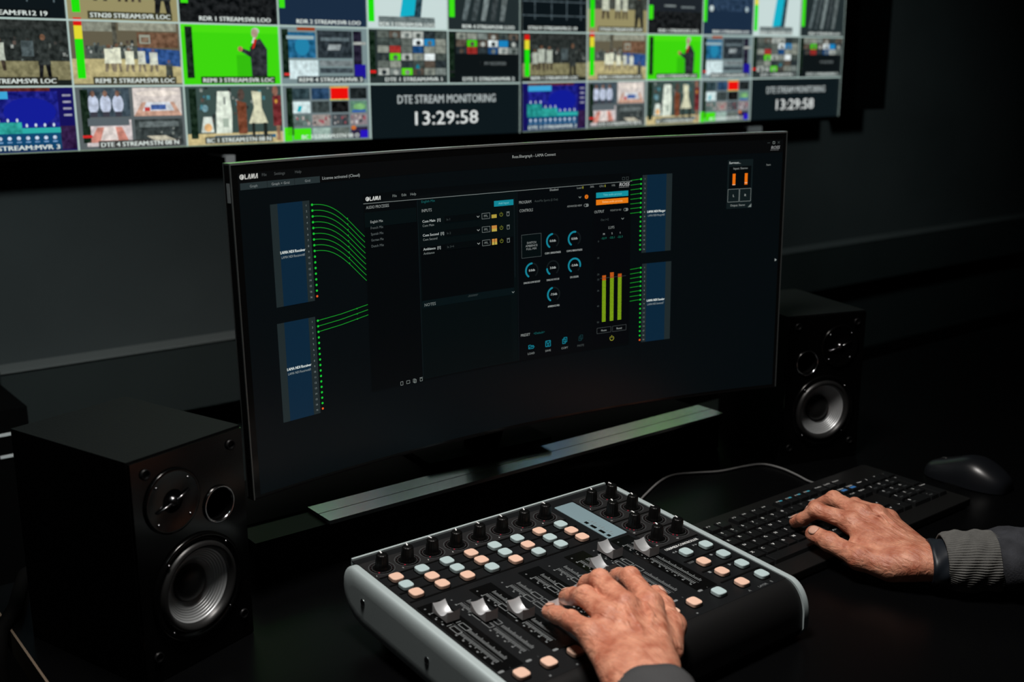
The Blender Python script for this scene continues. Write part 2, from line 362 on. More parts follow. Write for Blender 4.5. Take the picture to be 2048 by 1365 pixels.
        r_(.0, .02, .1, .26, (70, 225, 15), 4); e_(.8, .22, .03, .04, (200, 110, 50), 6); r_(.88, .03, .97, .17, (40, 20, 190), 6); meter(r_, 1, False); caption(S, r_, 'BC 3 STREAM:STN 08 O', (70, 95, 85), band=False, w_=.66)
        R(4*CW, base*CH, 6*CW, (base+1)*CH, (14, 24, 28), 2)
        q = (5*CW, base*CH)
        text(mb, 'DTE STREAM MONITORING', q[0], q[1]+.072, .0175, scr((185, 195, 195)), tvf, width=.262, align='c', layer=4, bold=.0002)
        text(mb, '13:29:58', q[0]-.003, q[1]+.026, .0285, scr((225, 230, 228)), tvf, width=.168, align='c', layer=4, bold=.0003)
        # ---------- second row
        r_, p_, e_, S = cell(0, base+1); r_(0, 0, 1, 1, (26, 32, 30)); r_(0, .38, 1, 1, (32, 38, 36), 3); r_(0, .1, 1, .38, (120, 116, 84), 3); r_(0, .85, 1, 1, (34, 38, 36), 3); crowd(r_, .05, .38, .97, .72, 90, CR+[(20, 24, 24)]*4, .035)
        for x, h in ((.3, .5), (.42, .48), (.2, .42)): player(e_, p_, x, .24, h, (170, 178, 165))
        player(e_, p_, .78, .12, .66, (38, 44, 42), (14, 16, 18)); r_(.6, .45, .7, .68, (70, 82, 84), 4); meter(r_, .9); caption(S, r_, 'REMI 1 STREAM:SVR LOC', (40, 40, 32), x=.14)
        r_, p_, e_, S = cell(1, base+1); r_(0, 0, 1, 1, (98, 92, 74)); r_(0, .04, 1, .42, (176, 165, 118), 3); r_(.1, .84, .4, .98, (128, 132, 118), 3); r_(.44, .86, .97, .99, (140, 142, 126), 3)
        r_(.14, .42, .6, .62, (70, 78, 74), 3); crowd(r_, .14, .5, .55, .66, 40, CR, .03, 4); p_([(.6, .36), (.99, .3), (.99, .56), (.6, .6)], (38, 74, 130), 4); r_(.6, .6, .98, .84, (104, 76, 56), 3)
        r_(.62, .66, .72, .8, (150, 155, 140), 5); r_(.635, .68, .705, .76, (110, 90, 72), 6); r_(.38, .6, .42, .98, (70, 70, 60), 4)
        for x, h in ((.34, .42), (.41, .44), (.52, .38), (.63, .38), (.74, .36)): player(e_, p_, x, .22, h, (215, 218, 195), (120, 110, 90))
        player(e_, p_, .88, .05, .36, (60, 66, 60), (24, 26, 28)); meter(r_, 1); caption(S, r_, 'REMI 2 STREAM:SVR LOC', (60, 60, 44))
        r_, p_, e_, S = cell(2, base+1); r_(0, 0, 1, 1, (62, 214, 14)); r_(.55, .05, .75, .5, (52, 190, 14), 3); r_(.0, .86, 1, 1, (74, 222, 18), 3)
        p_([(.70, .13), (.86, .13), (.87, .6), (.80, .78), (.74, .74), (.69, .62)], (36, 40, 44), 4); p_([(.72, .55), (.60, .62), (.595, .56), (.70, .46)], (36, 40, 44), 4)
        e_(.745, .86, .035, .075, (170, 145, 130), 5); e_(.755, .9, .04, .055, (185, 185, 180), 4); p_([(.735, .62), (.765, .77), (.74, .77), (.71, .6)], (200, 45, 20), 6); p_([(.71, .70), (.73, .79), (.75, .79), (.74, .7)], (220, 222, 225), 5); e_(.59, .6, .025, .045, (185, 120, 90), 5)
        meter(r_, 1, False); caption(S, r_, 'REMI 3 STREAM:SVR LOC', (30, 60, 20))
        r_, p_, e_, S = cell(3, base+1); r_(0, 0, 1, 1, (120, 140, 142)); r_(.08, .46, .4, .9, (22, 92, 130), 3); e_(.25, .66, .08, .16, (34, 130, 170), 4); r_(.08, .78, .38, .84, (150, 175, 180), 5)
        r_(.42, .46, .82, .94, (36, 46, 52), 3); r_(.46, .76, .78, .82, (90, 105, 110), 4); p_([(.53, .6), (.67, .6), (.69, .7), (.55, .7)], (140, 150, 152), 4); r_(.1, .1, .42, .42, (200, 220, 222), 3); r_(.44, .32, .82, .42, (110, 120, 122), 3); r_(.44, .2, .82, .29, (60, 72, 78), 3)
        r_(.83, .05, .93, .94, (24, 20, 40), 3); r_(.84, .1, .97, .35, (30, 20, 150), 4); r_(.83, .7, .98, .75, (160, 165, 160), 4); r_(.2, .93, .4, .99, (150, 60, 20), 3); r_(.04, .16, .1, .2, (220, 50, 50), 6); meter(r_, 1, False, .03); caption(S, r_, 'REMI 4 STREAM:MVR 3', (40, 50, 55))
        for c_, nm in ((4, 'DTE 1 STREAM:MVR 1'), (5, 'DTE 2 STREAM:MVR 2')):
            r_, p_, e_, S = cell(c_, base+1); r_(0, 0, 1, 1, (40, 50, 50) if c_ == 4 else (14, 20, 22))
            ny = 6 if c_ == 4 else 3; pal = [(90, 98, 92), (60, 70, 66), (130, 136, 126), (40, 50, 52), (170, 176, 170), (80, 70, 60), (110, 120, 116), (30, 40, 44)]
            for j in range(ny):
                for i in range(6):
                    col = pal[rnd.randrange(len(pal))]
                    if (i, j) in ((1, 3), (2, 5)) and c_ == 4: col = (90, 215, 20)
                    if (i, j) in ((4, 1),) : col = (25, 130, 190)
                    if (i, j) in ((3, 1), (4, 3)): col = (215, 225, 225)
                    if (i, j) in ((3, 2),): col = (20, 70, 120)
                    if (i, j) == (1, 2): col = (150, 40, 35)
                    if c_ == 5 and (i, j) == (1, 1): col = (70, 200, 15)
                    r_(.12+i*.145, .84-j*.135, .12+i*.145+.135, .84-j*.135+.125, col, 3)
                    if rnd.random() < .6: e_(.12+i*.145+.07, .84-j*.135+.05, .03, .045, pal[rnd.randrange(len(pal))], 4)
            if c_ == 5: r_(.44, .34, .84, .42, (14, 20, 22), 4); q = S(.5, .36); text(mb, 'MV RECORDER', q[0], q[1], .006, scr((120, 130, 130)), tvf, width=.3*CW, layer=6)
            p_([(.58, .28), (.64, .28), (.62, .36), (.6, .36)], (20, 120, 140), 5) if c_ == 4 else None
            meter(r_, 1, False, .02); r_(.02, .2, .09, .25, (215, 30, 30) if c_ == 4 else (20, 26, 26), 6); caption(S, r_, nm, (30, 40, 42))
        # ---------- third row
        r_, p_, e_, S = cell(0, base+2); r_(0, 0, 1, 1, (12, 20, 24))
        for x in (.2, .45, .68, .9): r_(x, .25, x+.012, 1, (70, 84, 90), 3)
        for y in (.32, .6, .85): r_(.02, y, 1, y+.02, (70, 84, 90), 3)
        caption(S, r_, 'STN19 STREAM:FR12 19', (10, 16, 18), x=.1, w_=.74)
        r_, p_, e_, S = cell(1, base+2); r_(0, 0, 1, 1, (150, 142, 100)); r_(0, .5, 1, 1, (60, 66, 60), 3); crowd(r_, .15, .5, .98, .95, 60, CR, .035)
        for x in (.3, .5, .62): player(e_, p_, x, .3, .55, (190, 195, 175))
        player(e_, p_, .86, .12, .7, (40, 44, 40), (16, 18, 20)); meter(r_, 1); caption(S, r_, 'STN20 STREAM:SVR LOC', (60, 60, 40))
        r_, p_, e_, S = cell(2, base+2); r_(0, 0, 1, 1, (30, 36, 42)); r_(0, 0, 1, .5, (10, 14, 16), 3); r_(.3, .6, .5, .64, (120, 130, 130), 4); r_(.6, .58, .85, .62, (100, 110, 112), 4)
        r_(.03, .32, .1, .62, (60, 225, 20), 5); caption(S, r_, 'RDR 1 STREAM:SVR LOO', (12, 14, 16), band=False)
        r_, p_, e_, S = cell(3, base+2); r_(0, 0, 1, 1, (26, 44, 66)); r_(.1, .55, .97, .97, (30, 52, 76), 3); e_(.17, .6, .04, .07, (190, 205, 205), 4); e_(.86, .6, .03, .06, (170, 190, 195), 4); r_(.02, .3, .08, .95, (60, 225, 20), 5); caption(S, r_, 'RDR 2 STREAM:SVR LOO', (20, 34, 48), band=False)
        r_, p_, e_, S = cell(4, base+2); r_(0, 0, 1, 1, (200, 218, 216)); p_([(.42, .15), (.66, .18), (.72, .95), (.52, .95)], (30, 60, 72), 3); p_([(.4, .22), (.58, .25), (.64, .92), (.48, .92)], (20, 175, 200), 4); r_(.14, .04, .84, .22, (95, 108, 108), 4); meter(r_, 1, True, .02); caption(S, r_, 'RDR 3 STREAM:SVR LOO', (95, 108, 108), band=False, x=.15, w_=.68)
        r_, p_, e_, S = cell(5, base+2); r_(0, 0, 1, 1, (34, 44, 46))
        for k in range(5): p_([(.2+k*.13, .2), (.26+k*.13, .2), (.38+k*.12, .95), (.3+k*.12, .95)], [(80, 92, 94), (60, 70, 72), (110, 122, 122), (50, 58, 60), (90, 100, 100)][k], 3)
        r_(.03, .25, .1, .95, (60, 225, 20), 5); caption(S, r_, 'RDR 4 STREAM:SVR LOO', (26, 32, 34), band=False)
    bw = .0016
    for i in range(0, 7):
        x = i*CW
        for base in (0, 3):
            y0 = base*CH + (CH if i == 5 else 0); R(max(0, x-bw), y0, min(TW, x+bw), (base+3)*CH, (176, 198, 192), 9)
    for j in range(1, 7): R(0, j*CH-bw, TW, j*CH+bw, (176, 198, 192), 9)
    R(0, 0, 4*CW, .0018, (120, 140, 120), 9)
    return mb
def make_tv(label, loc, roty):
    t = thing('wall_display', label, 'television', loc, (0, roty, 0), None)
    b = MB(); g = .012; gs = .0030
    b.box(-gs, -.02, -g, TW+gs, .03, TH+g, M_black); b.build('housing', t)
    b = MB()
    for q in ((-gs, -g, TW+gs, -.0005), (-gs, TH+.0005, TW+gs, TH+g), (-gs, -.0005, -.0005, TH+.0005), (TW+.0005, -.0005, TW+gs, TH+.0005)): b.box(q[0], -.026, q[1], q[2], -.0205, q[3], M_gloss)
    b.build('bezel', t)
    b = MB(); b.box(.3, .03, .2, .9, .055, .5, M_blackm); b.build('wall_bracket', t)
    return t
X1 = 1.0705-TW
tv1 = make_tv('left wall-mounted display of gridded video feeds with the larger, sharper 13:29:58 clock', (X1, 1.14, .4550), 0)
scr_mb = build_tv_screen(); s1 = scr_mb.build('screen', tv1)
tv2 = make_tv('right wall-mounted display repeating the video grid with a smaller, blurrier 13:29:58', (1.0765, 1.14, .4560), math.radians(-.45))
dup(s1, tv2)
b = MB(); b.box(2.335, 1.10, .482, 2.49, 1.2, 1.25, M_blackm)
tag(b.build('black_wall_box'), 'matte black vertical box on the wall right of the displays', 'speaker')  # plain black box beside the displays
for x, w_, z0, z1, lb in ((.339, .019, .392, .436, 'small pale bracket under the left wall display, peeking over the monitor corner'), (1.868, .060, .40, .446, 'wide pale bracket under the right wall display, above the monitor top')):
    t = thing('mounting_bracket', lb, 'bracket', (x, 1.11, z0), (0, 0, 0), 'brackets under the wall displays')
    b = MB(); b.box(0, 0, 0, w_, .004, z1-z0, M_post); b.box(0, .004, z1-z0-.004, w_, .09, z1-z0, M_post); b.build('angle_plate', t)
    b = MB(); b.lathe([(.003, 0), (.0028, .0012), (.0003, .0014)], M_screw, 12, T=Matrix.Translation((w_/2, -.0002, (z1-z0)*.5)) @ Matrix.Rotation(PI/2, 4, 'X')); b.build('screw', t)
t = thing('equipment_rack', 'black equipment rack at the far left edge with two white tags', 'rack', (-.6, .92, -.74))
b = MB(); b.box(0, 0, 0, .485, .26, .80, M_blackm); b.build('cabinet', t)
for z, x in ((.757, .462), (.720, .466)):
    b = MB(); b.box(x-.03, -.003, z, x+.012, .0, z+.0045, M_printw); b.build('tag', t, label='small white tag')
b = MB(); pth = [(-.20, .395, .012), (-.245, .385, .014), (-.268, .372, .012), (-.285, .33, .012), (-.30, .29, .012), (-.322, .262, .004), (-.330, .25, -.03), (-.332, .24, -.2), (-.33, .24, -.5), (-.34, .24, -.73)]
b.tube(pth, .008, M_blackm, 10); tag(b.build('power_cable'), 'thick black cable dropping over the left desk edge behind the speaker', 'cable')

# ------------------------------------------------------------------ riser and monitor
t = thing('monitor_riser', 'low black riser with grooved aluminium front strip under the monitor', 'monitor riser', (0, 0, 0))
b = MB(); b.box(-.055, .2435, .048, .75, .385, .0585, M_blackm); b.box(-.055, .192, .040, .75, .2435, .056, M_black); b.build('shelf', t)
b = MB()
b.box(.040, .187, .0565, .75, .2140, .0615, M_alu); b.box(.040, .2158, .0565, .75, .2430, .0615, M_alu); b.box(.040, .2140, .0565, .75, .2158, .0585, M_blackm)  # left end cut short to imitate the strip fading into the dark
b.build('front_strip', t, label='two aluminium strips split by a groove')
b = MB(); b.box(-.05, .194, .001, .748, .200, .048, M_gloss); b.build('front_panel', t)
for x in (-.055, .740):
    b = MB(); b.box(x, .200, 0, x+.010, .385, .048, M_black); b.build('side_panel', t)

MW, RAD, MH = .7863652, 1.5, .366
HALF = math.asin(MW/2/RAD)
def monf(s, tt, l=0, back=0.0):
    """s along the curved panel in mm, tt up in mm, layer towards the viewer"""
    a = s/1000/RAD-HALF; r = RAD-l*.00012+back
    return (MW/2+r*math.sin(a), -RAD*math.cos(HALF)+r*math.cos(a), tt/1000)
mon = thing('curved_monitor', 'wide curved black monitor showing an audio routing window', 'monitor', (-.07845, .13606, .1333), (0, -math.radians(.803), -math.radians(6.17)))
SW, SH = 795.66, 366.0
b = MB(); n = 40
def slab(b, s0, s1, t0, t1, f0, f1, m, n=40):
    vs = []
    for i in range(n+1):
        s = s0+(s1-s0)*i/n
        vs += [monf(s, t0, 0, f0), monf(s, t1, 0, f0), monf(s, t1, 0, f1), monf(s, t0, 0, f1)]
    fs = [(0, 1, 2, 3), (n*4+3, n*4+2, n*4+1, n*4)]
    for i in range(n):
        for k in range(4): fs.append((i*4+k, (i+1)*4+k, (i+1)*4+(k+1) % 4, i*4+(k+1) % 4))
    b.add(vs, fs, m)
slab(b, 1.5, SW-1.5, 1.5, SH-1.5, .0004, .012, M_black)
slab(b, 60, SW-60, 30, SH-30, .012, .026, M_black); slab(b, 250, SW-250, 80, SH-80, .026, .045, M_black)
b.build('housing', mon)
b = MB()
slab(b, 0, SW, SH-1.3, SH+.8, -.0006, .0115, M_alu); slab(b, 0, 1.3, 0, SH, -.0006, .0008, M_rim, 1); slab(b, 0, 1.3, 0, SH, .0105, .0125, M_rim, 1); slab(b, 0, 1.2, 0, SH, .0008, .0105, M_black, 1); slab(b, SW-1.3, SW, 0, SH, -.0006, .012, M_rim, 1); slab(b, 0, SW, -.6, 1.5, 0, .0125, M_black)
b.build('frame_rim', mon, label='thin grey metal rim')
# lit panel with the interface
b = MB()
def quad(s0, t0, s1, t1, c, l=1, k=1.0):
    n = max(1, int(abs(s1-s0)/12)); vs = []; 
    for i in range(n+1): s = s0+(s1-s0)*i/n; vs += [monf(s, t0, l), monf(s, t1, l)]
    b.add(vs, [(i*2, i*2+2, i*2+3, i*2+1) for i in range(n)], scr(c, k) if isinstance(c, tuple) else c)
def T(txt, s, t_, size, c=(150, 160, 158), width=None, align='l', l=6, shear=0, bold=0): text(b, txt, s, t_, size, scr(c), lambda x, y, q: monf(x, y, q), width, align, l, shear, bold)
def line(pts, wd, c, l=3):
    for (x0, y0), (x1, y1) in zip(pts[:-1], pts[1:]):
        d = math.hypot(x1-x0, y1-y0) or 1; nx, ny = -(y1-y0)/d*wd/2, (x1-x0)/d*wd/2
        b.add([monf(x0+nx, y0+ny, l), monf(x0-nx, y0-ny, l), monf(x1-nx, y1-ny, l), monf(x1+nx, y1+ny, l)], [(0, 1, 2, 3)], scr(c))
def outline(s0, t0, s1, t1, wd, c, l=4): line([(s0, t0), (s1, t0), (s1, t1), (s0, t1), (s0, t0)], wd, c, l)
def arc(cx, cy, r, a0, a1, wd, c, l=5, n=18): 
    vs = []
    for i in range(n+1):
        a = math.radians(a0+(a1-a0)*i/n); vs += [monf(cx+(r-wd/2)*math.cos(a), cy+(r-wd/2)*math.sin(a), l), monf(cx+(r+wd/2)*math.cos(a), cy+(r+wd/2)*math.sin(a), l)]
    b.add(vs, [(i*2, i*2+1, i*2+3, i*2+2) for i in range(n)], scr(c))
def disc(cx, cy, r, c, l=6, n=10): b.add([monf(cx+r*math.cos(2*PI*i/n), cy+r*math.sin(2*PI*i/n), l) for i in range(n)], [tuple(range(n))], scr(c))
quad(1.6, 1.6, SW-1.6, SH-1.6, mat('panel_glass_black', (.002, .002, .002), .16, 0, .5, emit=lin((2, 2, 2))), 0)
quad(9, 4, SW-6, 356, (3, 8, 11), 1)
quad(9, 338.5, SW-6, 356, (4, 5, 6), 2)
WHT = (175, 182, 178); GRY = (120, 128, 125); DIM = (62, 70, 70)
def logo(s, t_, h, c):
    disc(s+h*.5, t_+h*.5, h*.55, c, 6, 16); arc(s+h*.5, t_+h*.5, h*.25, 60, 250, h*.14, (4, 8, 10), 7, 8)
    x = s+h*1.28; q = .84; wd = h*.19
    def st_(a, b_): line([(x+h*q*a[0], t_+h*a[1]), (x+h*q*b_[0], t_+h*b_[1])], wd, c, 6)
    st_((0, 1), (0, 0)); st_((0, .09), (.62, .09))
    st_((.78, 0), (1.28, 1)); st_((1.34, 1), (1.34, 0))
    st_((1.66, 0), (2.02, 1)); st_((2.10, 1), (2.10, .1)); st_((2.14, .05), (2.56, 1)); st_((2.66, 1), (2.66, 0))
    st_((2.98, 0), (3.46, 1)); st_((3.54, 1), (3.54, 0))
logo(11, 349.5, 5.0, (190, 190, 185))
for s, x in ((38, 'File'), (53, 'Settings'), (79, 'Help')): T(x, s, 351, 3.0, (72, 76, 76))
T('Ross.filtergraph - LAMA Connect', 376, 349, 3.6, (150, 155, 152), width=64)
quad(11, 338.6, 110, 345.6, (36, 46, 48), 3); quad(43.5, 338.6, 44, 345.6, (20, 26, 28), 4); quad(77.5, 338.6, 78, 345.6, (20, 26, 28), 4)
T('Graph', 27, 340.6, 2.6, (120, 128, 128), align='c'); T('Graph + Grid', 60, 340.6, 2.6, (130, 136, 136), align='c', width=22); T('Grid', 94, 340.6, 2.6, (120, 128, 128), align='c')
T('License activated (Cloud)', 113, 341.5, 3.2, (150, 156, 154), width=49)
T('ROSS', 771, 343.5, 4.2, (130, 132, 132), width=13, shear=.2, bold=.15); line([(770, 342), (783, 342)], .5, (110, 112, 112))
line([(765, 352), (769, 352)], .5, DIM); outline(773.5, 350.5, 776.5, 353.5, .5, GRY); line([(781, 350.5), (784, 353.5)], .5, DIM); line([(784, 350.5), (781, 353.5)], .5, DIM)
def node(s0, t0, s1, t1, left, rows, y0, dy, title, sub, ports_left):
    r = 2.5
    quad(s0, t0, s1, t1, (30, 40, 42), 2)
    if not ports_left: quad(s0+9, t0, s1-9, t1, (8, 36, 56), 3)
    else: quad(s0+7, t0, s1-9, t1, (8, 36, 56), 3)
    for i in range(rows):
        y = y0-dy*i; last = i == rows-1 and title.find('Merger') < 0; c = (225, 90, 35) if last else (24, 190, 52)
        px = (s1+3) if not ports_left else (s0-2.5); disc(px, y, 1.35, c, 6)
        T('N' if last else str(i+1), (s1-4.5) if not ports_left else (s0+3.6), y-1.1, 2.1, (130, 140, 140), align='c')
    cx = (s0+9+s1-9)/2 if not ports_left else (s0+7+s1-9)/2; ty = (t0+t1)/2
    T(title, cx, ty+1.5, 3.1, (200, 208, 205), align='c', width=s1-s0-18, bold=.18); T(sub, cx, ty-3.6, 2.7, (140, 150, 150), align='c', width=s1-s0-20)
node(45.5, 209, 95, 320.5, 0, 17, 315.5, 6.36, 'LAMA NDI Receiver', 'LAMA NDI Receiver#1', False)
node(44.5, 78.5, 94, 191, 0, 17, 186, 6.42, 'LAMA NDI Receiver', 'LAMA NDI Receiver#3', False)
node(572.5, 213, 618.5, 317, 0, 16, 312, 6.27, 'LAMA NDI Merger', 'LAMA NDI Merger#3', True)
node(574, 89, 620, 198, 0, 17, 193, 6.27, 'LAMA NDI Sender', 'LAMA NDI Sender#7', True)
GRN = (22, 140, 38)
for i in range(9):
    y0 = 315.5-6.36*i; y1 = 273-6.35*i; pts = []
    for k in range(15):
        u = k/14; e = u*u*(3-2*u) if u < .5 else u*u*(3-2*u); pts.append((98+67*u, y0+(y1-y0)*(.55*e*u+.45*u*u+0*u if u < .4 else .55*e*u+.45*u*u)))
    line(pts, .75, GRN, 4); disc(pts[9][0]+2, pts[9][1]-1, .9, GRN, 5)
for i in range(3): line([(97, 186-6.42*i), (128, 187.5-6.2*i+1), (165, 194-6.1*i)], .75, GRN, 4); disc(150, 191.5-6.1*i, .9, GRN, 5)
for i in range(8): line([(554, 311-6.2*i), (569, 312-6.27*i)], .75, GRN, 4); line([(555, 192-6.2*i), (570, 193-6.27*i)], .75, GRN, 4)
# inner window
quad(165, 88, 555, 321, (2, 5, 7), 3); quad(239, 90, 381, 310, (3, 11, 13), 4); quad(166, 90, 238, 283, (1, 4, 6), 4); quad(241, 182, 376, 252, (1, 4, 6), 5); quad(241, 92, 372, 178, (2, 9, 11), 5); quad(241, 178, 376, 187, (4, 16, 19), 6)
quad(166, 283, 237, 300, (3, 12, 14), 5)
quad(383, 90, 495, 310, (2, 5, 8), 4); quad(497, 92, 553, 278, (2, 4, 7), 4)
line([(165, 310.3), (556, 310.3)], .6, (120, 128, 126), 6); line([(238.5, 90), (238.5, 310)], .5, (16, 26, 30), 7); line([(382, 90), (382, 310)], .6, (14, 22, 26), 7); line([(377.5, 200), (377.5, 300)], .9, (16, 24, 28), 7)
logo(168.5, 313, 4.6, (200, 202, 198)); T('File', 205, 314.5, 3.0, GRY); T('Edit', 217.5, 314.5, 3.0, GRY); T('Help', 229.5, 314.5, 3.0, GRY)
T('AUDIO PROCESSES', 168.5, 304, 3.4, (140, 146, 144), width=31)
arc(171.5, 296.5, 1.7, 0, 360, .5, GRY); line([(172.8, 295.2), (174.4, 293.6)], .6, GRY); line([(178, 294.5), (178, 299)], .8, (40, 150, 150))
for i, x in enumerate(('English Mix', 'French Mix', 'Spanish Mix', 'German Mix', 'Dutch Mix')): T(x, 173.5, 287.5-7.0*i, 2.9, (150, 156, 154) if i == 0 else (86, 94, 94), width=17)
T('English Mix', 244.5, 304.5, 2.9, (20, 90, 90), width=19); quad(348, 291.5, 376.5, 298.5, (16, 130, 146), 7); T('Add Input', 362, 293.8, 2.6, (110, 185, 190), align='c', l=9)
T('INPUTS', 244.5, 293.5, 3.5, (140, 146, 144), width=14)
for i, (a, c, d) in enumerate((('Com Main  [1]', 'Com Main', 'In 1'), ('Com Second  [1]', 'Com Second', 'In 2'), ('Ambiance  [1]', 'Ambiance', 'In 3+4'))):
    y = 281-16.6*i; T(a, 245, y, 3.0, (165, 172, 170), bold=.12); T(c, 245, y-5, 2.7, (120, 128, 126)); quad(276, y-3, 327, y+5, (2, 6, 8), 7); T(d, 279, y-.5, 2.6, DIM, l=9)
    line([(322.5, y+1.2), (324.3, y-.6), (326.1, y+1.2)], .7, (150, 155, 152), 9); outline(330, y-3.2, 341.5, y+3.6, .5, (110, 118, 116), 8); T('PFL', 335.8, y-1.2, 2.8, GRY, align='c', l=9)
    quad(344, y-3.4, 351.5, y+(1 if i == 0 else 4), (170, 150, 60) if i == 0 else (190, 130, 60), 8)
    if i: quad(344, y-3.4, 351.5, y, (180, 160, 70), 9)
    if i == 2: line([(347.8, y-3.4), (347.8, y+4)], .6, (30, 30, 20), 10)
    arc(358.3, y+.2, 2.2, 125, 415, .55, (120, 125, 40), 8); line([(358.3, y+.4), (358.3, y+3.2)], .6, (120, 125, 40), 8)
    outline(366.6, y-2.4, 370, y+1.8, .55, GRY, 8); line([(366, y+2.6), (370.6, y+2.6)], .6, GRY, 8)
T('NOTES', 244, 180, 3.6, (120, 128, 126), l=9); line([(308, 185), (322, 185)], .4, (70, 80, 80), 9); line([(307, 183.6), (321, 183.6)], .4, (60, 70, 70), 9); line([(372.5, 182), (374.3, 180.2), (376.1, 182)], .8, GRY, 9)
outline(206, 88.6, 209.2, 93, .5, GRY, 8); outline(214.5, 89, 219, 92.6, .5, GRY, 8); outline(224, 89, 227, 93, .5, GRY, 8); outline(225.4, 88, 228.4, 92, .5, GRY, 8); outline(234, 88.6, 237.2, 92, .5, GRY, 8); line([(233.4, 93), (237.8, 93)], .5, GRY, 8)
T('Disabled', 431, 305, 2.6, (150, 156, 154)); T('Load', 472, 305, 2.5, GRY); quad(480, 304.8, 481.6, 307.8, (130, 130, 40), 7); T('20%', 492, 305.3, 2.4, (130, 136, 134)); T('CPU', 506, 305, 2.5, GRY); quad(514, 304.8, 515.4, 307.8, (130, 130, 40), 7); T('19%', 525, 305, 2.4, (130, 136, 134))
T('ROSS', 536.5, 304.5, 4.4, (170, 172, 172), width=15, shear=.2, bold=.15, l=8); line([(536, 303), (551, 303)], .5, (130, 132, 132), 8)
outline(541, 312.5, 544.5, 316, .4, DIM, 8); outline(547, 312.5, 550.5, 316, .4, DIM, 8)
T('PROGRAM', 385, 292, 3.6, (140, 146, 144), width=18); T('AutoMix Sports (2 Out)', 408, 292.5, 2.7, (60, 68, 68), width=35); line([(474.5, 295), (476.3, 293.2), (478.1, 295)], .8, GRY, 8); disc(486.3, 294, 2.8, (215, 110, 20), 8, 14); line([(486.3, 292.6), (486.3, 295.4)], .6, (40, 20, 5), 9)
quad(501, 291.2, 550.3, 298.2, (18, 140, 155), 8); T('Take audio process', 526, 293.6, 2.5, (110, 195, 200), align='c', l=10); quad(501, 282, 550.3, 289, (225, 118, 18), 8); T('Delete audio process', 526, 284.4, 2.5, (250, 200, 130), align='c', l=10)
T('CONTROLS', 385.5, 281.5, 3.6, (140, 146, 144), width=20); T('ADVANCED VIEW', 457, 282.3, 2.4, (130, 136, 134), width=22.5)
def toggle(s, t_): b.add([monf(s+x, t_+y, 8) for x, y in rrect(-3.6, -2, 3.6, 2, 1.99, 4)], [tuple(range(24))], scr((120, 126, 124))); disc(s-1.6, t_, 1.6, (10, 14, 16), 9, 12)
toggle(486, 283); toggle(547, 273.3)
T('OUTPUT', 498.5, 271.5, 3.6, (140, 146, 144), width=15); T('MONITOR MIX', 523, 272.4, 2.4, (110, 116, 114), width=17); T('Out 1+2', 508.5, 260.8, 2.7, DIM, width=12); line([(540.3, 262.4), (542.1, 260.6), (543.9, 262.4)], .8, GRY, 8)
T('LUFS', 525, 249.5, 3.4, (130, 136, 134), align='c', width=9); 
for s, x, v in ((513.5, 'M', '-22.9'), (526, 'S', '-22.1'), (538.5, 'I', '-22.3')): T(x, s, 242, 2.4, (140, 146, 144), align='c', bold=.12); T(v, s, 236.5, 2.5, (25, 110, 90), align='c', width=8)
outline(388, 223, 417.5, 252.5, .5, (70, 78, 78), 7); quad(388.4, 223.4, 417.1, 252.1, (2, 10, 12), 6)
for i, x in enumerate(('SWITCH', 'AMBIENCE', 'FULL MIX')): T(x, 402.8, 240.5-3.9*i, 2.6, (140, 146, 144), align='c', l=8)
CY = (18, 125, 145)
for s, t_, a0, v, nm, nw in ((435, 241, 95, '0.0db', 'COM 1 BRIGHTNESS', 24), (468, 241, 80, '0.0db', 'COM 2 BRIGHTNESS', 24), (403, 206, 90, '0.0db', 'DIALOG LOW BOOST', 25), (435, 206, 185, '3.0db', 'DIALOG FOCUS', 19), (468, 206, -12, '-5.0db', 'DE-ESSER', 13), (436, 171, 105, '-7.0db', 'AMBIENCE MIX', 18)):
    arc(s, t_, 9, a0, -55, 2.0, (16, 22, 24), 7); arc(s, t_, 9, a0, 235, 2.4, CY, 8); ca = math.radians(235); disc(s+9*math.cos(ca), t_+9*math.sin(ca), 1.2, CY, 8); ca = math.radians(a0); disc(s+9*math.cos(ca), t_+9*math.sin(ca), 1.2, CY, 8)
    T(v, s, t_-1.2, 2.9, (165, 172, 170), align='c', l=9, bold=.1); T(nm, s, t_-16.5, 2.4, (150, 156, 154), align='c', width=nw, l=8, bold=.08)
for s, top, org in ((514, 188, 183), (526.3, 191, 184.5), (538.6, 188, 184.2)):
    y = 125
    while y < top-.3:
        c = (205, 95, 25) if y > org-2.5 else (130, 168, 22); quad(s-2.9, y, s+2.9, min(y+1.45, top), c, 8); y += 1.95
line([(508, 184.5), (548, 184.5)], .4, (60, 66, 66), 9)
for v, y in (('0', 234), ('10', 212), ('20', 190), ('23', 183), ('30', 168), ('40', 147), ('50', 125)): T(v, 505, y-1, 2.3, (66, 74, 74), align='c')
outline(503.5, 109.5, 525.5, 117, .4, (70, 76, 76), 7); outline(528, 109.5, 549.5, 117, .4, (70, 76, 76), 7); T('Pause', 514.5, 111.8, 2.6, (150, 156, 154), align='c'); T('Reset', 538.8, 111.8, 2.6, (150, 156, 154), align='c')
arc(527, 100.5, 3, 125, 415, .8, (150, 150, 50), 8); line([(527, 100.8), (527, 104.6)], .8, (150, 150, 50), 8)
T('PRESET', 385.5, 121, 3.4, (140, 146, 144), width=14); T('<Default>', 405, 121.3, 2.9, (20, 90, 90), width=17)
line([(397, 103.5), (397, 108), (400, 108), (401, 107), (404.5, 107), (404.5, 105.5), (398.5, 105.5), (397, 103.3), (404, 103.3), (405.8, 105.5)], .8, CY, 8)
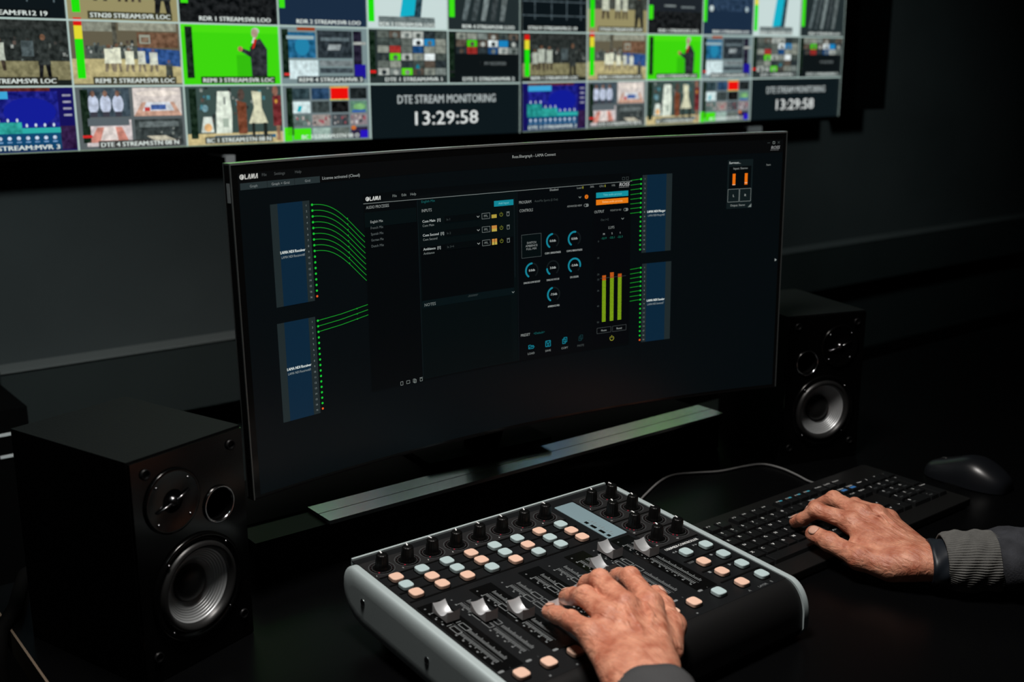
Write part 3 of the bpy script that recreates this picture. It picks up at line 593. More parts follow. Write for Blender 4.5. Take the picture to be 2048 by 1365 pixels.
outline(423.3, 102.5, 430.7, 110, .9, CY, 8); outline(425, 107, 429, 110, .8, CY, 8); arc(427, 104.8, 1.2, 0, 360, .7, CY, 8)
outline(449.6, 103, 454, 109, .8, CY, 8); outline(451.6, 105, 456.2, 111, .8, CY, 8); outline(475, 103.6, 479, 109, .6, (20, 56, 60), 8); outline(477, 105.6, 481, 111, .6, (20, 56, 60), 8)
for s, x in ((401, 'LOAD'), (427, 'SAVE'), (453, 'COPY'), (478, 'PASTE')): T(x, s, 95.5, 2.7, (130, 136, 134) if x != 'PASTE' else (70, 78, 78), align='c')
# small surround panner
quad(704.5, 264, 744, 331, (14, 24, 26), 3); quad(707, 291, 741.5, 322, (2, 6, 8), 4); T('Surroun...', 706.5, 325.5, 3.2, (165, 172, 170), width=18, bold=.1); T('Input: Stereo', 724.5, 317.8, 2.7, (140, 146, 144), align='c', width=22)
quad(712.5, 296.5, 717, 312, (228, 110, 15), 6); quad(731.5, 296.5, 736, 312, (228, 110, 15), 6); line([(712.5, 297), (717, 297)], .8, (225, 190, 160), 7); line([(731.5, 299), (736, 299)], .8, (225, 190, 160), 7)
outline(706, 273.5, 723.5, 291, .6, (110, 118, 116), 6); outline(724.5, 273.5, 742, 291, .6, (110, 118, 116), 6); T('L', 715, 280.5, 3, WHT, align='c'); T('R', 733.5, 280.5, 3, WHT, align='c'); T('Output: Stereo', 722, 267.3, 2.8, (140, 146, 144), align='c', width=23)
b.add([monf(738, 265, 6), monf(743.5, 265, 6), monf(743.5, 270, 6)], [(0, 1, 2)], scr((110, 118, 116))); T('Start', 768, 321, 2.4, (130, 136, 134), align='c'); b.add([monf(784.5, 186, 6), monf(787.5, 188, 6), monf(784.5, 190, 6)], [(0, 1, 2)], scr((150, 156, 154)))
b.build('screen', mon)
b = MB(); slab(b, -.25, 0, 326, 346, .002, .0075, M_print, 1); b.build('sticker', mon, label='small worn pale sticker')
b = MB(); NX = MW/2
b.add([(NX+sx*.025, y, z) for sx in (-1, 1) for y, z in ((.095, .20), (.095, .10), (.170, -.063), (.190, -.063), (.118, .10), (.118, .20))], [(0, 1, 2, 3, 4, 5), (11, 10, 9, 8, 7, 6)]+[(i, 6+i, 6+(i+1) % 6, (i+1) % 6) for i in range(6)], M_blackm); b.build('stand_neck', mon)
b = MB(); b.box(MW/2-.10, .150, -.0705, MW/2+.10, .27, -.0640, M_blackm); b.build('stand_foot', mon)

# ------------------------------------------------------------------ loudspeakers
SPW, SPD, SPH = .14, .185, .235
def ring_prof(m, cx, cz, prof, mbx, mm=None, n=56):
    # axis of revolution = -Y (towards listener); profile (r, out)
    T_ = Matrix.Translation((cx, 0, cz)) @ Matrix.Rotation(PI/2, 4, 'X')
    mbx.lathe(prof, m, n=n, T=T_, mats=mm, close=False)
def make_speaker(label, loc, rz, mirror):
    t = thing('bookshelf_speaker', label, 'speaker', loc, (0, 0, rz), 'pair of desktop speakers')
    fx = (lambda x: SPW-x) if mirror else (lambda x: x)
    b = MB(); e = .0015
    wl = .009
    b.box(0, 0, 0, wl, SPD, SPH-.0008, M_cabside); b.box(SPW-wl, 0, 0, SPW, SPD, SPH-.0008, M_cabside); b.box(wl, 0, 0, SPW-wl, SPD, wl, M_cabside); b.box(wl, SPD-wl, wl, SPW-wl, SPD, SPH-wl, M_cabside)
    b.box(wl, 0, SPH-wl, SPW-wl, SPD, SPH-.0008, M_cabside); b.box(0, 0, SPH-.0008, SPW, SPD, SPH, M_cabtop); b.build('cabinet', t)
    from mathutils.geometry import tessellate_polygon
    loops = [[Vector((x, z, 0)) for x, z in ((.001, .001), (SPW-.001, .001), (SPW-.001, SPH-.002), (.001, SPH-.002))]]
    for hx, hz, hr in ((fx(.070), .083, .049), (fx(.103), .161, .0185)): loops.append([Vector((hx+hr*math.cos(-2*PI*i/40), hz+hr*math.sin(-2*PI*i/40), 0)) for i in range(40)])
    flat = [p for l in loops for p in l]; tr = tessellate_polygon(loops)
    b = MB(); b.add([(p.x, -.004, p.y) for p in flat], [tuple(f) for f in tr], M_gloss)
    b.add([(p.x, 0, p.y) for p in flat], [tuple(f) for f in tr], M_gloss); o_ = 0
    for l in loops:
        n_ = len(l); b.add([(p.x, -.004, p.y) for p in l]+[(p.x, 0, p.y) for p in l], [(i, (i+1) % n_, n_+(i+1) % n_, n_+i) for i in range(n_)], M_gloss)
    bf = b.build('front_baffle', t)
    # tweeter
    cx, cz = fx(.046), .183
    b = MB(); ring_prof(M_gloss, cx, cz, [(.033, .004), (.0335, .0058), (.032, .0068), (.030, .0062), (.012, .0052)], b)
    ring_prof(M_blackm, cx, cz, [(.012, .0052), (.009, .0045), (.001, .0046)], b)
    tw = b.build('tweeter', t, (0, 0, 0))
    b = MB(); ring_prof(M_screw, cx, cz, [(.0055, .0046), (.005, .0075), (.003, .0095), (.0005, .0102)], b, n=24)
    a = math.radians(-18)
    for sg in (1, -1):
        p0 = Vector((cx, -.0085, cz)); p1 = Vector((cx+sg*.021*math.cos(a), -.0066, cz-sg*.021*math.sin(a))); b.tube([p0, p1], .0013, M_screw, 6)
    b.build('phase_plug', tw)
    # port
    b = MB(); px, pz = fx(.103), .161
    ring_prof(None, px, pz, [(.0200, .004), (.0196, .0062), (.0182, .0066), (.0172, .0055), (.0162, .001), (.0155, -.04)], b, [M_gloss, M_chrome, M_chrome, M_gloss, M_blackm, M_blackm])
    b.build('bass_port', t, label='round port with a shiny ring')
    # woofer
    wx, wz = fx(.070), .083
    b = MB(); ring_prof(M_gloss, wx, wz, [(.0560, .004), (.0563, .0064), (.0548, .0078), (.0525, .0078), (.0500, .0062), (.0478, .0052)], b); wf = b.build('woofer', t)
    b = MB(); ring_prof(M_rubber, wx, wz, [(.0480, .0052), (.0465, .0085), (.0440, .0102), (.0415, .0092), (.0395, .0058), (.0385, .0035)], b); b.build('surround', wf)
    prof = [(.0388, .0034)]
    for i in range(1, 41):
        u = i/40; r = .0388-(.0388-.0165)*u; prof.append((r, .0034-.0155*u**.85+(.00042*math.sin(u*2*PI*10) if u < .62 else 0)))
    b = MB(); ring_prof(M_cone, wx, wz, prof, b, n=72); b.build('cone', wf, label='silver cone with concentric ridges')
    b = MB(); dp = [(.0205, -.0108)]+[(.0200*math.cos(k/8*PI/2), -.0095+.0085*math.sin(k/8*PI/2)) for k in range(9)]; dp[-1] = (.0002, dp[-1][1])
    ring_prof(M_rubber, wx, wz, dp, b, n=40); b.build('dust_cap', wf)
    b = MB(); b.box(-.0001+.03, .0, .03, .11, .0001, .14, M_blackm)
    # grille pegs and screws
    for x, z in ((.017, .219), (.1225, .219), (.0155, .028), (.1265, .028)):
        b = MB(); ring_prof(M_black, fx(x), z, [(.0055, .004), (.0052, .0062), (.0040, .0066), (.0036, .0050), (.0003, .0048)], b, n=24); b.build('grille_peg', t)
    for dx, dz, k in ((.052, .0, 0), (0, .052, 1), (-.052, 0, 2), (0, -.052, 3)):
        q = math.radians(45+90*k); b = MB(); ring_prof(M_screw, wx+.0512*math.cos(q), wz+.0512*math.sin(q), [(.0017, .0078), (.0014, .0088), (.0002, .0090)], b, n=10); b.build('screw', t)
    for k in range(4):
        q = math.radians(45+90*k); b = MB(); ring_prof(M_screw, cx+.027*math.cos(q), cz+.027*math.sin(q), [(.0015, .0060), (.0012, .0072), (.0002, .0074)], b, n=10); b.build('screw', t)
    return t
make_speaker('black desktop speaker left of the monitor, large in the foreground, silver woofer cone', (-.2390, .0571, 0), math.radians(17.95), False)
make_speaker('black desktop speaker beyond the right end of the monitor, silver woofer cone', (.7623, .0833, 0), math.radians(-17.77), True)

# ------------------------------------------------------------------ audio controller (u = column pitch)
U = .032; TAU = math.radians(4); HB = .080
con = thing('fader_controller', 'black desktop control surface with silver end cheeks, faders, knobs and coloured pads', 'audio controller', (0, 0, HB), (TAU, 0, 0))
def cf(x, y, h=0): return (x*U, -y*U, h)
# side outline in (y, h), u units; shared by body and end panels
def outline_yz(off=0, top=0):
    pts = [(-1.0-off, -.80)]+[(-.45-(.55+off)*math.cos(a), -.60+(.60+top)*math.sin(a)) for a in [i*PI/16 for i in range(1, 8)]]+[(-.45, top), (2, top), (5, top)]
    pts += [(8.0, top)]
    for i in range(1, 25):
        a = i/24*PI/2*.92; pts.append((8.0+.86*math.sin(a)+off*.5, top-1.15*(1-math.cos(a))))
    pts += [(8.90+off*.4, -1.45), (8.78, -1.75), (8.5, -1.86), (5, -1.86), (2, -1.86), (.1, -1.86), (-.40, -1.74), (-.75-off, -1.45), (-.95-off, -1.1)]
    return pts
def yz_prism(b, pts, x0, x1, m, bev=0, smooth=False, outer=0):
    n = len(pts); cy = sum(p[0] for p in pts)/n; cz = (max(p[1] for p in pts)+min(p[1] for p in pts))/2
    ly = (max(p[0] for p in pts)-min(p[0] for p in pts))/2; lz = (max(p[1] for p in pts)-min(p[1] for p in pts))/2; cy = (max(p[0] for p in pts)+min(p[0] for p in pts))/2
    def ring(x, k): return [cf(x, cy+(y-cy)*(1-k/ly), (cz+(h-cz)*(1-k/lz))*U) for y, h in pts]
    if outer:
        q = [(.20*(1-math.cos(a)), .50*(1-math.sin(a))**1.2) for a in [i*PI/20 for i in range(11)]]; xs = ([(x0+dx, k) for dx, k in q]+[(x1, 0)]) if outer < 0 else ([(x0, 0)]+[(x1-dx, k) for dx, k in q[::-1]])
    elif bev: q = [(bev*(1-math.cos(a)), bev*(1-math.sin(a))) for a in [i*PI/10 for i in range(6)]]; xs = [(x0+dx, k) for dx, k in q]+[(x1-dx, k) for dx, k in q[::-1]]
    else: xs = [(x0, 0), (x1, 0)]
    vs = []
    for x, k in xs: vs += ring(x, k)
    b.add(vs, [tuple(range(n-1, -1, -1)), tuple((len(xs)-1)*n+i for i in range(n))], m)
    b.add(vs, [(r*n+i, r*n+(i+1) % n, (r+1)*n+(i+1) % n, (r+1)*n+i) for r in range(len(xs)-1) for i in range(n)], m, smooth)
b = MB(); yz_prism(b, outline_yz(-.04, -.004), -.60, 10.92, M_body); b.build('chassis', con)
for x0, x1, sx in ((-.93, -.57, -1), (10.88, 11.27, 1)):
    b = MB(); yz_prism(b, outline_yz(.09, .045), x0, x1, M_endpl, 0, True, sx); ep = b.build('end_panel', con, label='silver grey metal cheek')
    for y, h in ((.35, -.80), (4.1, -.95), (7.9, -.95)):
        b = MB(); T_ = Matrix.Translation(cf(x0-.001 if sx < 0 else x1+.001, y, h*U)) @ Matrix.Rotation(-PI/2 if sx < 0 else PI/2, 4, 'Y')
        b.lathe([(.0042, .0), (.0040, .0003), (.0034, .0009), (.0020, .0013), (.0018, .0006), (.0003, .0005)], M_chrome, 20, T=T_); b.build('screw', ep)
b = MB(); b.box(-.55*U, .96*U, -.006, 10.9*U, 1.05*U, .0022, M_endpl); b.build('rear_edge', con, label='thin bright rear edge')
for x, y in ((.3, 0), (9.7, 0), (.3, 8.0), (9.7, 7.7)):
    h = -(HB-y*U*math.sin(TAU))/math.cos(TAU); b = MB(); T_ = Matrix.Translation(cf(x, y, 0)); b.lathe([(.007, h+.0012), (.008, h+.003), (.008, -1.84*U)], M_rubber, 20, T=T_); b.build('rubber_foot', con)
# faceplate with printing
b = MB()
def fr(x0, y0, x1, y1, m, l=1): z = .00012*l; b.add([cf(x0, y0, z), cf(x0, y1, z), cf(x1, y1, z), cf(x1, y0, z)], [(0, 1, 2, 3)], m)
def ff(x, y, l=0): return (x*U, y*U, .00012*l)      # y up = away
b.box(-.575*U, -8.0*U, -.001, 10.885*U, .97*U, .0001, M_face)
fr(-.5, -.62, 7.5, .52, M_face2, 2); fr(8.8, -.6, 10.80, 4.12, M_face2, 2)
for y in (.58, 1.18, 1.78, 2.38): b.box(-.42*U, -(y+.035)*U, .0001, 7.5*U, -(y-.035)*U, .0007, M_blackm)
for y in (.60, 1.76, 2.94, 4.12, 5.33, 6.16, 7.0): b.box(8.78*U, -(y+.035)*U, .0001, 10.72*U, -(y-.035)*U, .0007, M_blackm)
for c in range(9):
    x = c if c < 8 else 8.16
    if c % 2 == 0: fr(x-.44, 2.75, x+.44, 7.0, M_strip, 3)
    fr(x-.015, 3.3, x+.015, 6.6, M_blackm, 5); fr(x-.03, 3.3, x-.02, 6.6, M_printd, 5)
    tm = M_print
    for i in range(46):
        y = 3.28+i*.0715
        if 4.0 < y < 5.0 and c not in (8,) and c != 0: continue
        if c == 0 and 4.2 < y < 4.7: continue
        L_ = .13 if i % 4 else .19
        fr(x-.08-L_, y, x-.08, y+.028, tm, 5); fr(x+.08, y, x+.08+L_*.9, y+.028, tm, 5)
        if i % 5 == 0: fr(x-.34, y-.03, x-.29, y+.05, tm, 5)
    def orect(x0, y0, x1, y1, q=.025):
        fr(x0, y0, x1, y0+q, M_print, 5); fr(x0, y1-q, x1, y1, M_print, 5); fr(x0, y0, x0+q, y1, M_print, 5); fr(x1-q, y0, x1, y1, M_print, 5)
    for y0 in ((4.25,) if c == 0 else (() if c == 8 else (4.02, 4.52))): orect(x-.26, y0, x-.06, y0+.44); orect(x+.06, y0, x+.26, y0+.44)
    fr(x-.30, 2.95, x-.24, 3.01, M_printd, 5)
    b.prism([(px*U, py*U) for px, py in rrect(x-.46, -7.02, x-.26, -6.92, .045, 3)], .0001, .0005, M_print); text(b, str(c+1), (x-.03)*U, -6.98*U, .0018, M_printd, lambda q, r, l: (q, r, .0006))
for c in range(8):
    text(b, str(c+1), (c-.42)*U, -.40*U, .0022, M_printw, lambda q, r, l: (q, r, .0005)); fr(c-.35, 7.86, c-.29, 7.92, M_print, 3)
for i, (x, y) in enumerate([(9.27, .01), (10.30, .01), (9.27, 1.17), (10.30, 1.17), (9.27, 2.35), (10.30, 2.35), (9.27, 3.51), (10.30, 3.51)]): text(b, str(i+9), (x-.42)*U, -(y+.44)*U, .0022, M_printw, lambda q, r, l: (q, r, .0005))
text(b, 'USB/MIDI CONTROLLER', 8.88*U, -4.40*U, .0042, M_printw, lambda q, r, l: (q, r, .0004), width=1.62*U, bold=.00012)
text(b, 'LAYER', 9.62*U, -7.93*U, .0032, M_print, lambda q, r, l: (q, r, .0004), width=.42*U); text(b, 'A', 9.12*U, -7.93*U, .0036, M_print, lambda q, r, l: (q, r, .0004)); text(b, 'B', 10.24*U, -7.93*U, .0036, M_print, lambda q, r, l: (q, r, .0004))
def tri(x, y, s, d=1): b.add([cf(x, y-s, .0005), cf(x, y+s, .0005), cf(x+d*s*1.6, y, .0005)], [(0, 1, 2)], M_print)
for k in (0, 1): tri(9.02+k*.12, 4.62, .06, -1); tri(9.95+k*.12, 4.62, .06, 1)
text(b, 'LOOP', 8.86*U, -5.50*U, .0030, M_print, lambda q, r, l: (q, r, .0004), width=.26*U)
b.add([cf(9.98+.06*math.cos(a*PI/5), 5.46+.06*math.sin(a*PI/5), .0005) for a in range(10)], [tuple(range(10))], M_print); fr(8.94, 6.24, 9.05, 6.35, M_print, 5); tri(9.94, 6.30, .07, 1)
b.build('faceplate', con)
# blue-grey description strip
b = MB(); b.prism([(x*U, y*U) for x, y in rrect(7.78, -2.60, 8.70, .42, .06, 3)], .0, .0007, M_label)
for x, y, hw in ((7.95, 1.22, .10), (7.95, 1.60, .17), (7.95, 2.06, .17), (7.95, 2.42, .09)): b.box((x-.05)*U, -(y+hw*.8)*U, .0007, (x+.07)*U, -(y-hw*.8)*U, .0012, M_strip)
for k in range(10): b.box(8.12*U, -(1.1+k*.14+.03)*U, .0007, (8.2+.05*(k % 3))*U, -(1.1+k*.14)*U, .00078, M_print)
b.build('label_strip', con, label='blue-grey label strip with dark windows')
# knobs
b = MB(); b.lathe([(.0080, 0), (.0080, .0012), (.0072, .0022), (.0070, .004), (.0063, .0145), (.0058, .0160), (.0048, .0166), (.0002, .0167)], M_knob, 64, .035, 16)
b.box(-.0007, .0015, .0166, .0007, .0062, .0170, M_printw); b.box(-.0007, .0056, .0120, .0007, .0066, .0170, M_printw)
knob_me = b.build('rotary_knob', con); first = True
def led_ring(nred, spread=0):
    b = MB(); n = 48
    b.add([(.0125*math.cos(2*PI*i/n), .0125*math.sin(2*PI*i/n), .0006) for i in range(n)], [tuple(range(n))], M_blackm)
    for r0, r1, m in ((.0138, .0141, M_printd), (.0104, .0106, M_printd)):
        vs = []
        for i in range(n): a = 2*PI*i/n; vs += [(r0*math.cos(a), r0*math.sin(a), .0008), (r1*math.cos(a), r1*math.sin(a), .0008)]
        b.add(vs, [(2*i, 2*i+1, (2*i+3) % (2*n), (2*i+2) % (2*n)) for i in range(n)], m)
    for i in range(13):
        a = math.radians(225-i*22.5); q = 1.7 if i < nred else 1.0; m = M_red if i < nred else M_reddim
        b.add([(.0116*math.cos(a)+.00045*q*dx, .0116*math.sin(a)+.00045*q*dy, .0011) for dx, dy in ((-1, -1), (1, -1), (1, 1), (-1, 1))], [(0, 1, 2, 3)], m)
    return b
rings = {k: led_ring(k) for k in (1, 2, 3)}
ring_o = {}
enc = [(c, 0, 1) for c in range(8)]+[(9.27, .01, 1), (10.30, .01, 2), (9.27, 1.17, 2), (10.30, 1.17, 2), (9.27, 2.35, 3), (10.30, 2.35, 1), (9.27, 3.51, 3), (10.30, 3.51, 2)]
for i, (x, y, k) in enumerate(enc):
    rz = random.uniform(-.5, .5)
    if i == 0: knob_me.location = cf(x, y, .0004); knob_me.rotation_euler = (0, 0, rz)
    else: dup(knob_me, con, cf(x, y, .0004), (0, 0, rz))
    if k not in ring_o: ring_o[k] = rings[k].build('led_ring', con, cf(x, y, 0), label='ring of tiny red lights')
    else: dup(ring_o[k], con, cf(x, y, 0))
# pads
pads = {}
for nm, m in (('P', M_peach), ('T', M_teal)):
    b = MB(); b.prism([(x*U, y*U) for x, y in superell(.245, .255, 32, 3.6)], 0, .0008, M_blackm); b.prism([(x*U, y*U) for x, y in superell(.215, .225, 32, 3.6)], .0006, .0044, m, .0008, smooth=False); pads[nm] = b
pad_o = {}
def pad(x, y, k):
    lb = 'peach pad' if k == 'P' else 'pale teal pad'  # plain pad colours, no emission
    if k not in pad_o: pad_o[k] = pads[k].build('button', con, cf(x, y, .0001), label=lb)
    else: dup(pad_o[k], con, cf(x, y, .0001))
for y, s in ((.89, 'PTTPTTPT'), (1.48, 'TPTPTPTP'), (2.07, 'PPPTPTTP'), (7.44, 'PPPPPPPP')):
    for c, k in enumerate(s): pad(c, y, k)
pad(8.16, 7.44, 'T'); pad(9.29, 7.44, 'P'); pad(10.29, 7.44, 'T')
for y, s in ((4.92, 'TT'), (5.74, 'PT'), (6.57, 'PT')): pad(9.29, y, s[0]); pad(10.29, y, s[1])
# fader caps
def cap_mb():
    b = MB(); N = 15; hw = .0075; prof = []
    for i in range(N): u = i/(N-1); y = .0125-.025*u; prof.append((y, .0045+.0078*abs(2*u-1)**1.9+.0012*(u > .5)*(2*u-1)))
    # slightly waisted block, concave top
    vs = []; K = 5
    for (y, z) in prof:
        for k in range(K):
            q = (k/(K-1)*2-1); vs.append((q*hw*(1-.06*(1-abs(y)/.0125)), y, z-.0012*(1-q*q)))
    fs = [(i*K+k, (i+1)*K+k, (i+1)*K+k+1, i*K+k+1) for i in range(N-1) for k in range(K-1)]
    b.add(vs, fs, M_chromes, True)
    for q in (-1, 1):
        o = []; k = 0 if q < 0 else K-1
        for i in range(N): o.append(vs[i*K+k])
        for i in range(N-1, -1, -1): o.append((vs[i*K+k][0], vs[i*K+k][1], .0022+.0006*0))
        b.add(o, [tuple(range(len(o)))], M_capside)
    for i in (0, N-1):
        o = [vs[i*K+k] for k in range(K)]+[(vs[i*K+k][0], vs[i*K+k][1], .0022) for k in range(K-1, -1, -1)]; b.add(o, [tuple(range(len(o)))], M_capside)
    b.box(-.0018, -.004, -.001, .0018, .004, .0024, M_blackm)
    return b
M_chromes = mat('satin_chrome', (.86, .88, .90), .34, metal=.75); M_capside = mat('cap_side_silver', (.42, .40, .40), .45, metal=.4)
cap0 = None
caps = [(0, 3.72), (1, 4.32), (2, 4.87), (3, 5.62), (4, 5.30), (5, 4.95), (6.0, 4.22), (7.0, 3.50), (8.16, 4.10)]
for x, y in caps:
    if cap0 is None: cap0 = cap_mb().build('fader_cap', con, cf(x, y, .0006), label='silver saddle-shaped fader cap')
    else: dup(cap0, con, cf(x, y, .0006))

# ------------------------------------------------------------------ keyboard
kb = thing('computer_keyboard', 'black full-size keyboard with white and blue legends right of the controller', 'keyboard', (.378, -.020, 0))
KP = .0200; RP = .0206
b = MB(); b.prism(rrect(-.006, -.170, .462, .006, .006, 4), .003, .0125, M_kb, .0015); b.build('case', kb)
for x in (.03, .42):
    for y in (-.155, -.012):
        b = MB(); b.lathe([(.006, 0), (.006, .0032)], M_rubber, 16, T=Matrix.Translation((x, y, 0))); b.build('rubber_foot', kb)
b = MB(); b.lathe([(.0, 0)], M_kb, 3) if False else None
rows = []
def K(u, r, w_=1, h_=1, leg='', col='w', two=''): rows.append((u, r, w_, h_, leg, col, two))
for i, x in enumerate([0]): K(x, 0, 1, 1, 'Esc')
for i, x in enumerate([2, 3, 4, 5, 6.5, 7.5, 8.5, 9.5, 11, 12, 13, 14]): K(x, 0, 1, 1, 'F%d' % (i+1), 'b' if i >= 8 else 'w')
for i, x in enumerate([15.25, 16.25, 17.25]): K(x, 0, 1, 1, ('PrtSc', 'ScrLk', 'Pause')[i])
for i, c in enumerate('`1234567890-='): K(i, 1.15, 1, 1, c, 'w', '~!@#$%^&*()_+'[i])
K(13, 1.15, 2, 1, 'Back'); K(0, 2.15, 1.5, 1, 'Tab')
for i, c in enumerate('QWERTYUIOP[]'): K(1.5+i, 2.15, 1, 1, c)
K(13.5, 2.15, 1.5, 1, '\\'); K(0, 3.15, 1.75, 1, 'Caps')
for i, c in enumerate("ASDFGHJKL;'"): K(1.75+i, 3.15, 1, 1, c)
K(12.75, 3.15, 2.25, 1, 'Enter'); K(0, 4.15, 2.25, 1, 'Shift')
for i, c in enumerate('ZXCVBNM,./'): K(2.25+i, 4.15, 1, 1, c)
K(12.25, 4.15, 2.75, 1, 'Shift')
for x, w_, l in ((0, 1.25, 'Ctrl'), (1.25, 1.25, 'Win'), (2.5, 1.25, 'Alt'), (3.75, 6.25, ''), (10, 1.25, 'Alt'), (11.25, 1.25, 'Fn'), (12.5, 1.25, 'Menu'), (13.75, 1.25, 'Ctrl')): K(x, 5.15, w_, 1, l, 'c' if l == 'Win' else 'w')
for i, l in enumerate(('Ins', 'Home', 'PgUp')): K(15.25+i, 1.15, 1, 1, l, 'cbb'[i])
for i, l in enumerate(('Del', 'End', 'PgDn')): K(15.25+i, 2.15, 1, 1, l)
K(16.25, 4.15, 1, 1, '^')
for i, l in enumerate(('<', 'v', '>')): K(15.25+i, 5.15, 1, 1, l)
for i, l in enumerate(('Num', '/', '*', '-')): K(18.5+i, 1.15, 1, 1, l)
for r, s in ((2.15, '789'), (3.15, '456'), (4.15, '123')):
    for i, c in enumerate(s): K(18.5+i, r, 1, 1, c, 'w', 'Hm')
K(21.5, 2.15, 1, 2, '+'); K(21.5, 4.15, 1, 2, 'Enter'); K(18.5, 5.15, 2, 1, '0', 'w', 'Ins'); K(20.5, 5.15, 1, 1, '.', 'w', 'Del')
hidden = MB(); nk = 0
for (u, r, w_, h_, leg, col, two) in rows:
    x0 = u*KP+.0011; x1 = (u+w_)*KP-.0011; y1 = -(r*RP)-.0188*0-.0165; y1 = -.0155-r*RP; y0 = y1-h_*RP+.0022
    y1 -= 0; 
    hide = (u < 1 and r in (0, 1.15)) or (r >= 2 and u == 0)
    b = hidden if hide else MB()
    ox, oy = (0, 0) if hide else ((x0+x1)/2, (y0+y1)/2)
    b.bevbox(x0-ox, y0-oy, .0120, x1-ox, y1-oy, .0178, M_key, .0009, .0010)
    lm = {'w': M_printw, 'b': M_printw, 'c': M_printc}[col]
    fn = lambda q, s, l: (q, s, .01788)
    if leg:
        if len(leg) == 1: text(b, leg, x0-ox+.0036, y1-oy-.0074, .0043, lm, fn, bold=.00025)
        else: text(b, leg, x0-ox+.0034, y1-oy-.0062, .0029, lm, fn, width=min(.0125, .0028*len(leg)), bold=.0002)
    if two: text(b, two, x0-ox+(.0040 if len(two) == 1 else .0036), y1-oy-.0135, .0026, M_print, fn, width=None if len(two) == 1 else .006, bold=.0001)
    if col == 'b' and len(leg) > 1:
        if r == 0: b.box(x0-ox+.009, y1-oy-.0066, .01780, x0-ox+.0145, y1-oy-.0036, .0179, M_printc)
        else: b.box(x0-ox+.0036, y1-oy-.0135, .01780, x0-ox+.0142, y1-oy-.0082, .0179, M_printb)
    if col == 'c' and r < 2: b.box(x0-ox+.0036, y1-oy-.0135, .01780, x0-ox+.0142, y1-oy-.0082, .0179, M_printc)
    if not hide: b.build('key', kb, (ox, oy, 0)); nk += 1
hidden.build('key', kb, kind='stuff')

# ------------------------------------------------------------------ mouse
ms = thing('computer_mouse', 'satin black computer mouse at the right end of the keyboard', 'mouse', (.925, -.135, 0), (0, 0, math.radians(4)))
b = MB(); NU, NV = 40, 26; vs = []
LM, WM, HM = .062, .034, .041
for i in range(NU+1):
    u = i/NU; y = LM*math.cos(PI*u)          # +y = nose
    base = max(0, math.sin(PI*u))**.55
    hh = HM*(base**.8)*(.62+.38*math.exp(-((y+.014)/.040)**2)); ww = WM*base*(1-.10*math.exp(-((y-.01)/.02)**2))
    for j in range(NV+1):
        v = PI*j/NV; c, s = math.cos(v), math.sin(v)
        vs.append((ww*math.copysign(abs(c)**.75, c), y, .0015+hh*abs(s)**.8))
fs = [(i*(NV+1)+j, (i+1)*(NV+1)+j, (i+1)*(NV+1)+j+1, i*(NV+1)+j+1) for i in range(NU) for j in range(NV)]
b.add(vs, fs, M_mouse, True); b.prism([(x*.92, y*.92) for x, y in superell(WM, LM, 32, 2.4)], .0, .0022, M_black); b.build('shell', ms)
b = MB(); T_ = Matrix.Translation((0, .036, .0200)) @ Matrix.Rotation(PI/2, 4, 'Y'); b.lathe([(.0085, -.003), (.0095, -.0015), (.0095, .0015), (.0085, .003)], M_rubber, 24, .03, 12, T=T_); b.build('scroll_wheel', ms)
b = MB(); b.tube([(0, y, .0015+HM*(max(0, math.sin(math.acos(y/LM)))**.55)**.8*(.62+.38*math.exp(-((y+.014)/.040)**2))+.0001) for y in (.012, .02, .03, .04, .05, .056)], .0005, M_blackm, 6); b.build('button_seam', ms)

def catmull(pts, n=8):
    P_ = [Vector(p) for p in pts]; P_ = [P_[0]]+P_+[P_[-1]]; out = []
    for i in range(1, len(P_)-2):
        for k in range(n):
            t_ = k/n; a, b_, c, d = P_[i-1:i+3]
            out.append(.5*((2*b_)+(c-a)*t_+(2*a-5*b_+4*c-d)*t_*t_+(3*b_-a-3*c+d)*t_**3))
    out.append(P_[-2]); return out
b = MB(); b.tube(catmull([(.430, .080, .0022), (.470, .098, .0022), (.508, .118, .0022), (.565, .144, .0022), (.602, .150, .0022), (.635, .135, .0022), (.667, .118, .0022), (.714, .109, .0022), (.742, .098, .0022), (.750, .072, .0022), (.746, .040, .0022), (.738, .010, .0022), (.73, -.010, .006)]), .0016, M_cable, 10)
tag(b.build('usb_cable'), 'thin grey cable curving over the desk behind the keyboard', 'cable')

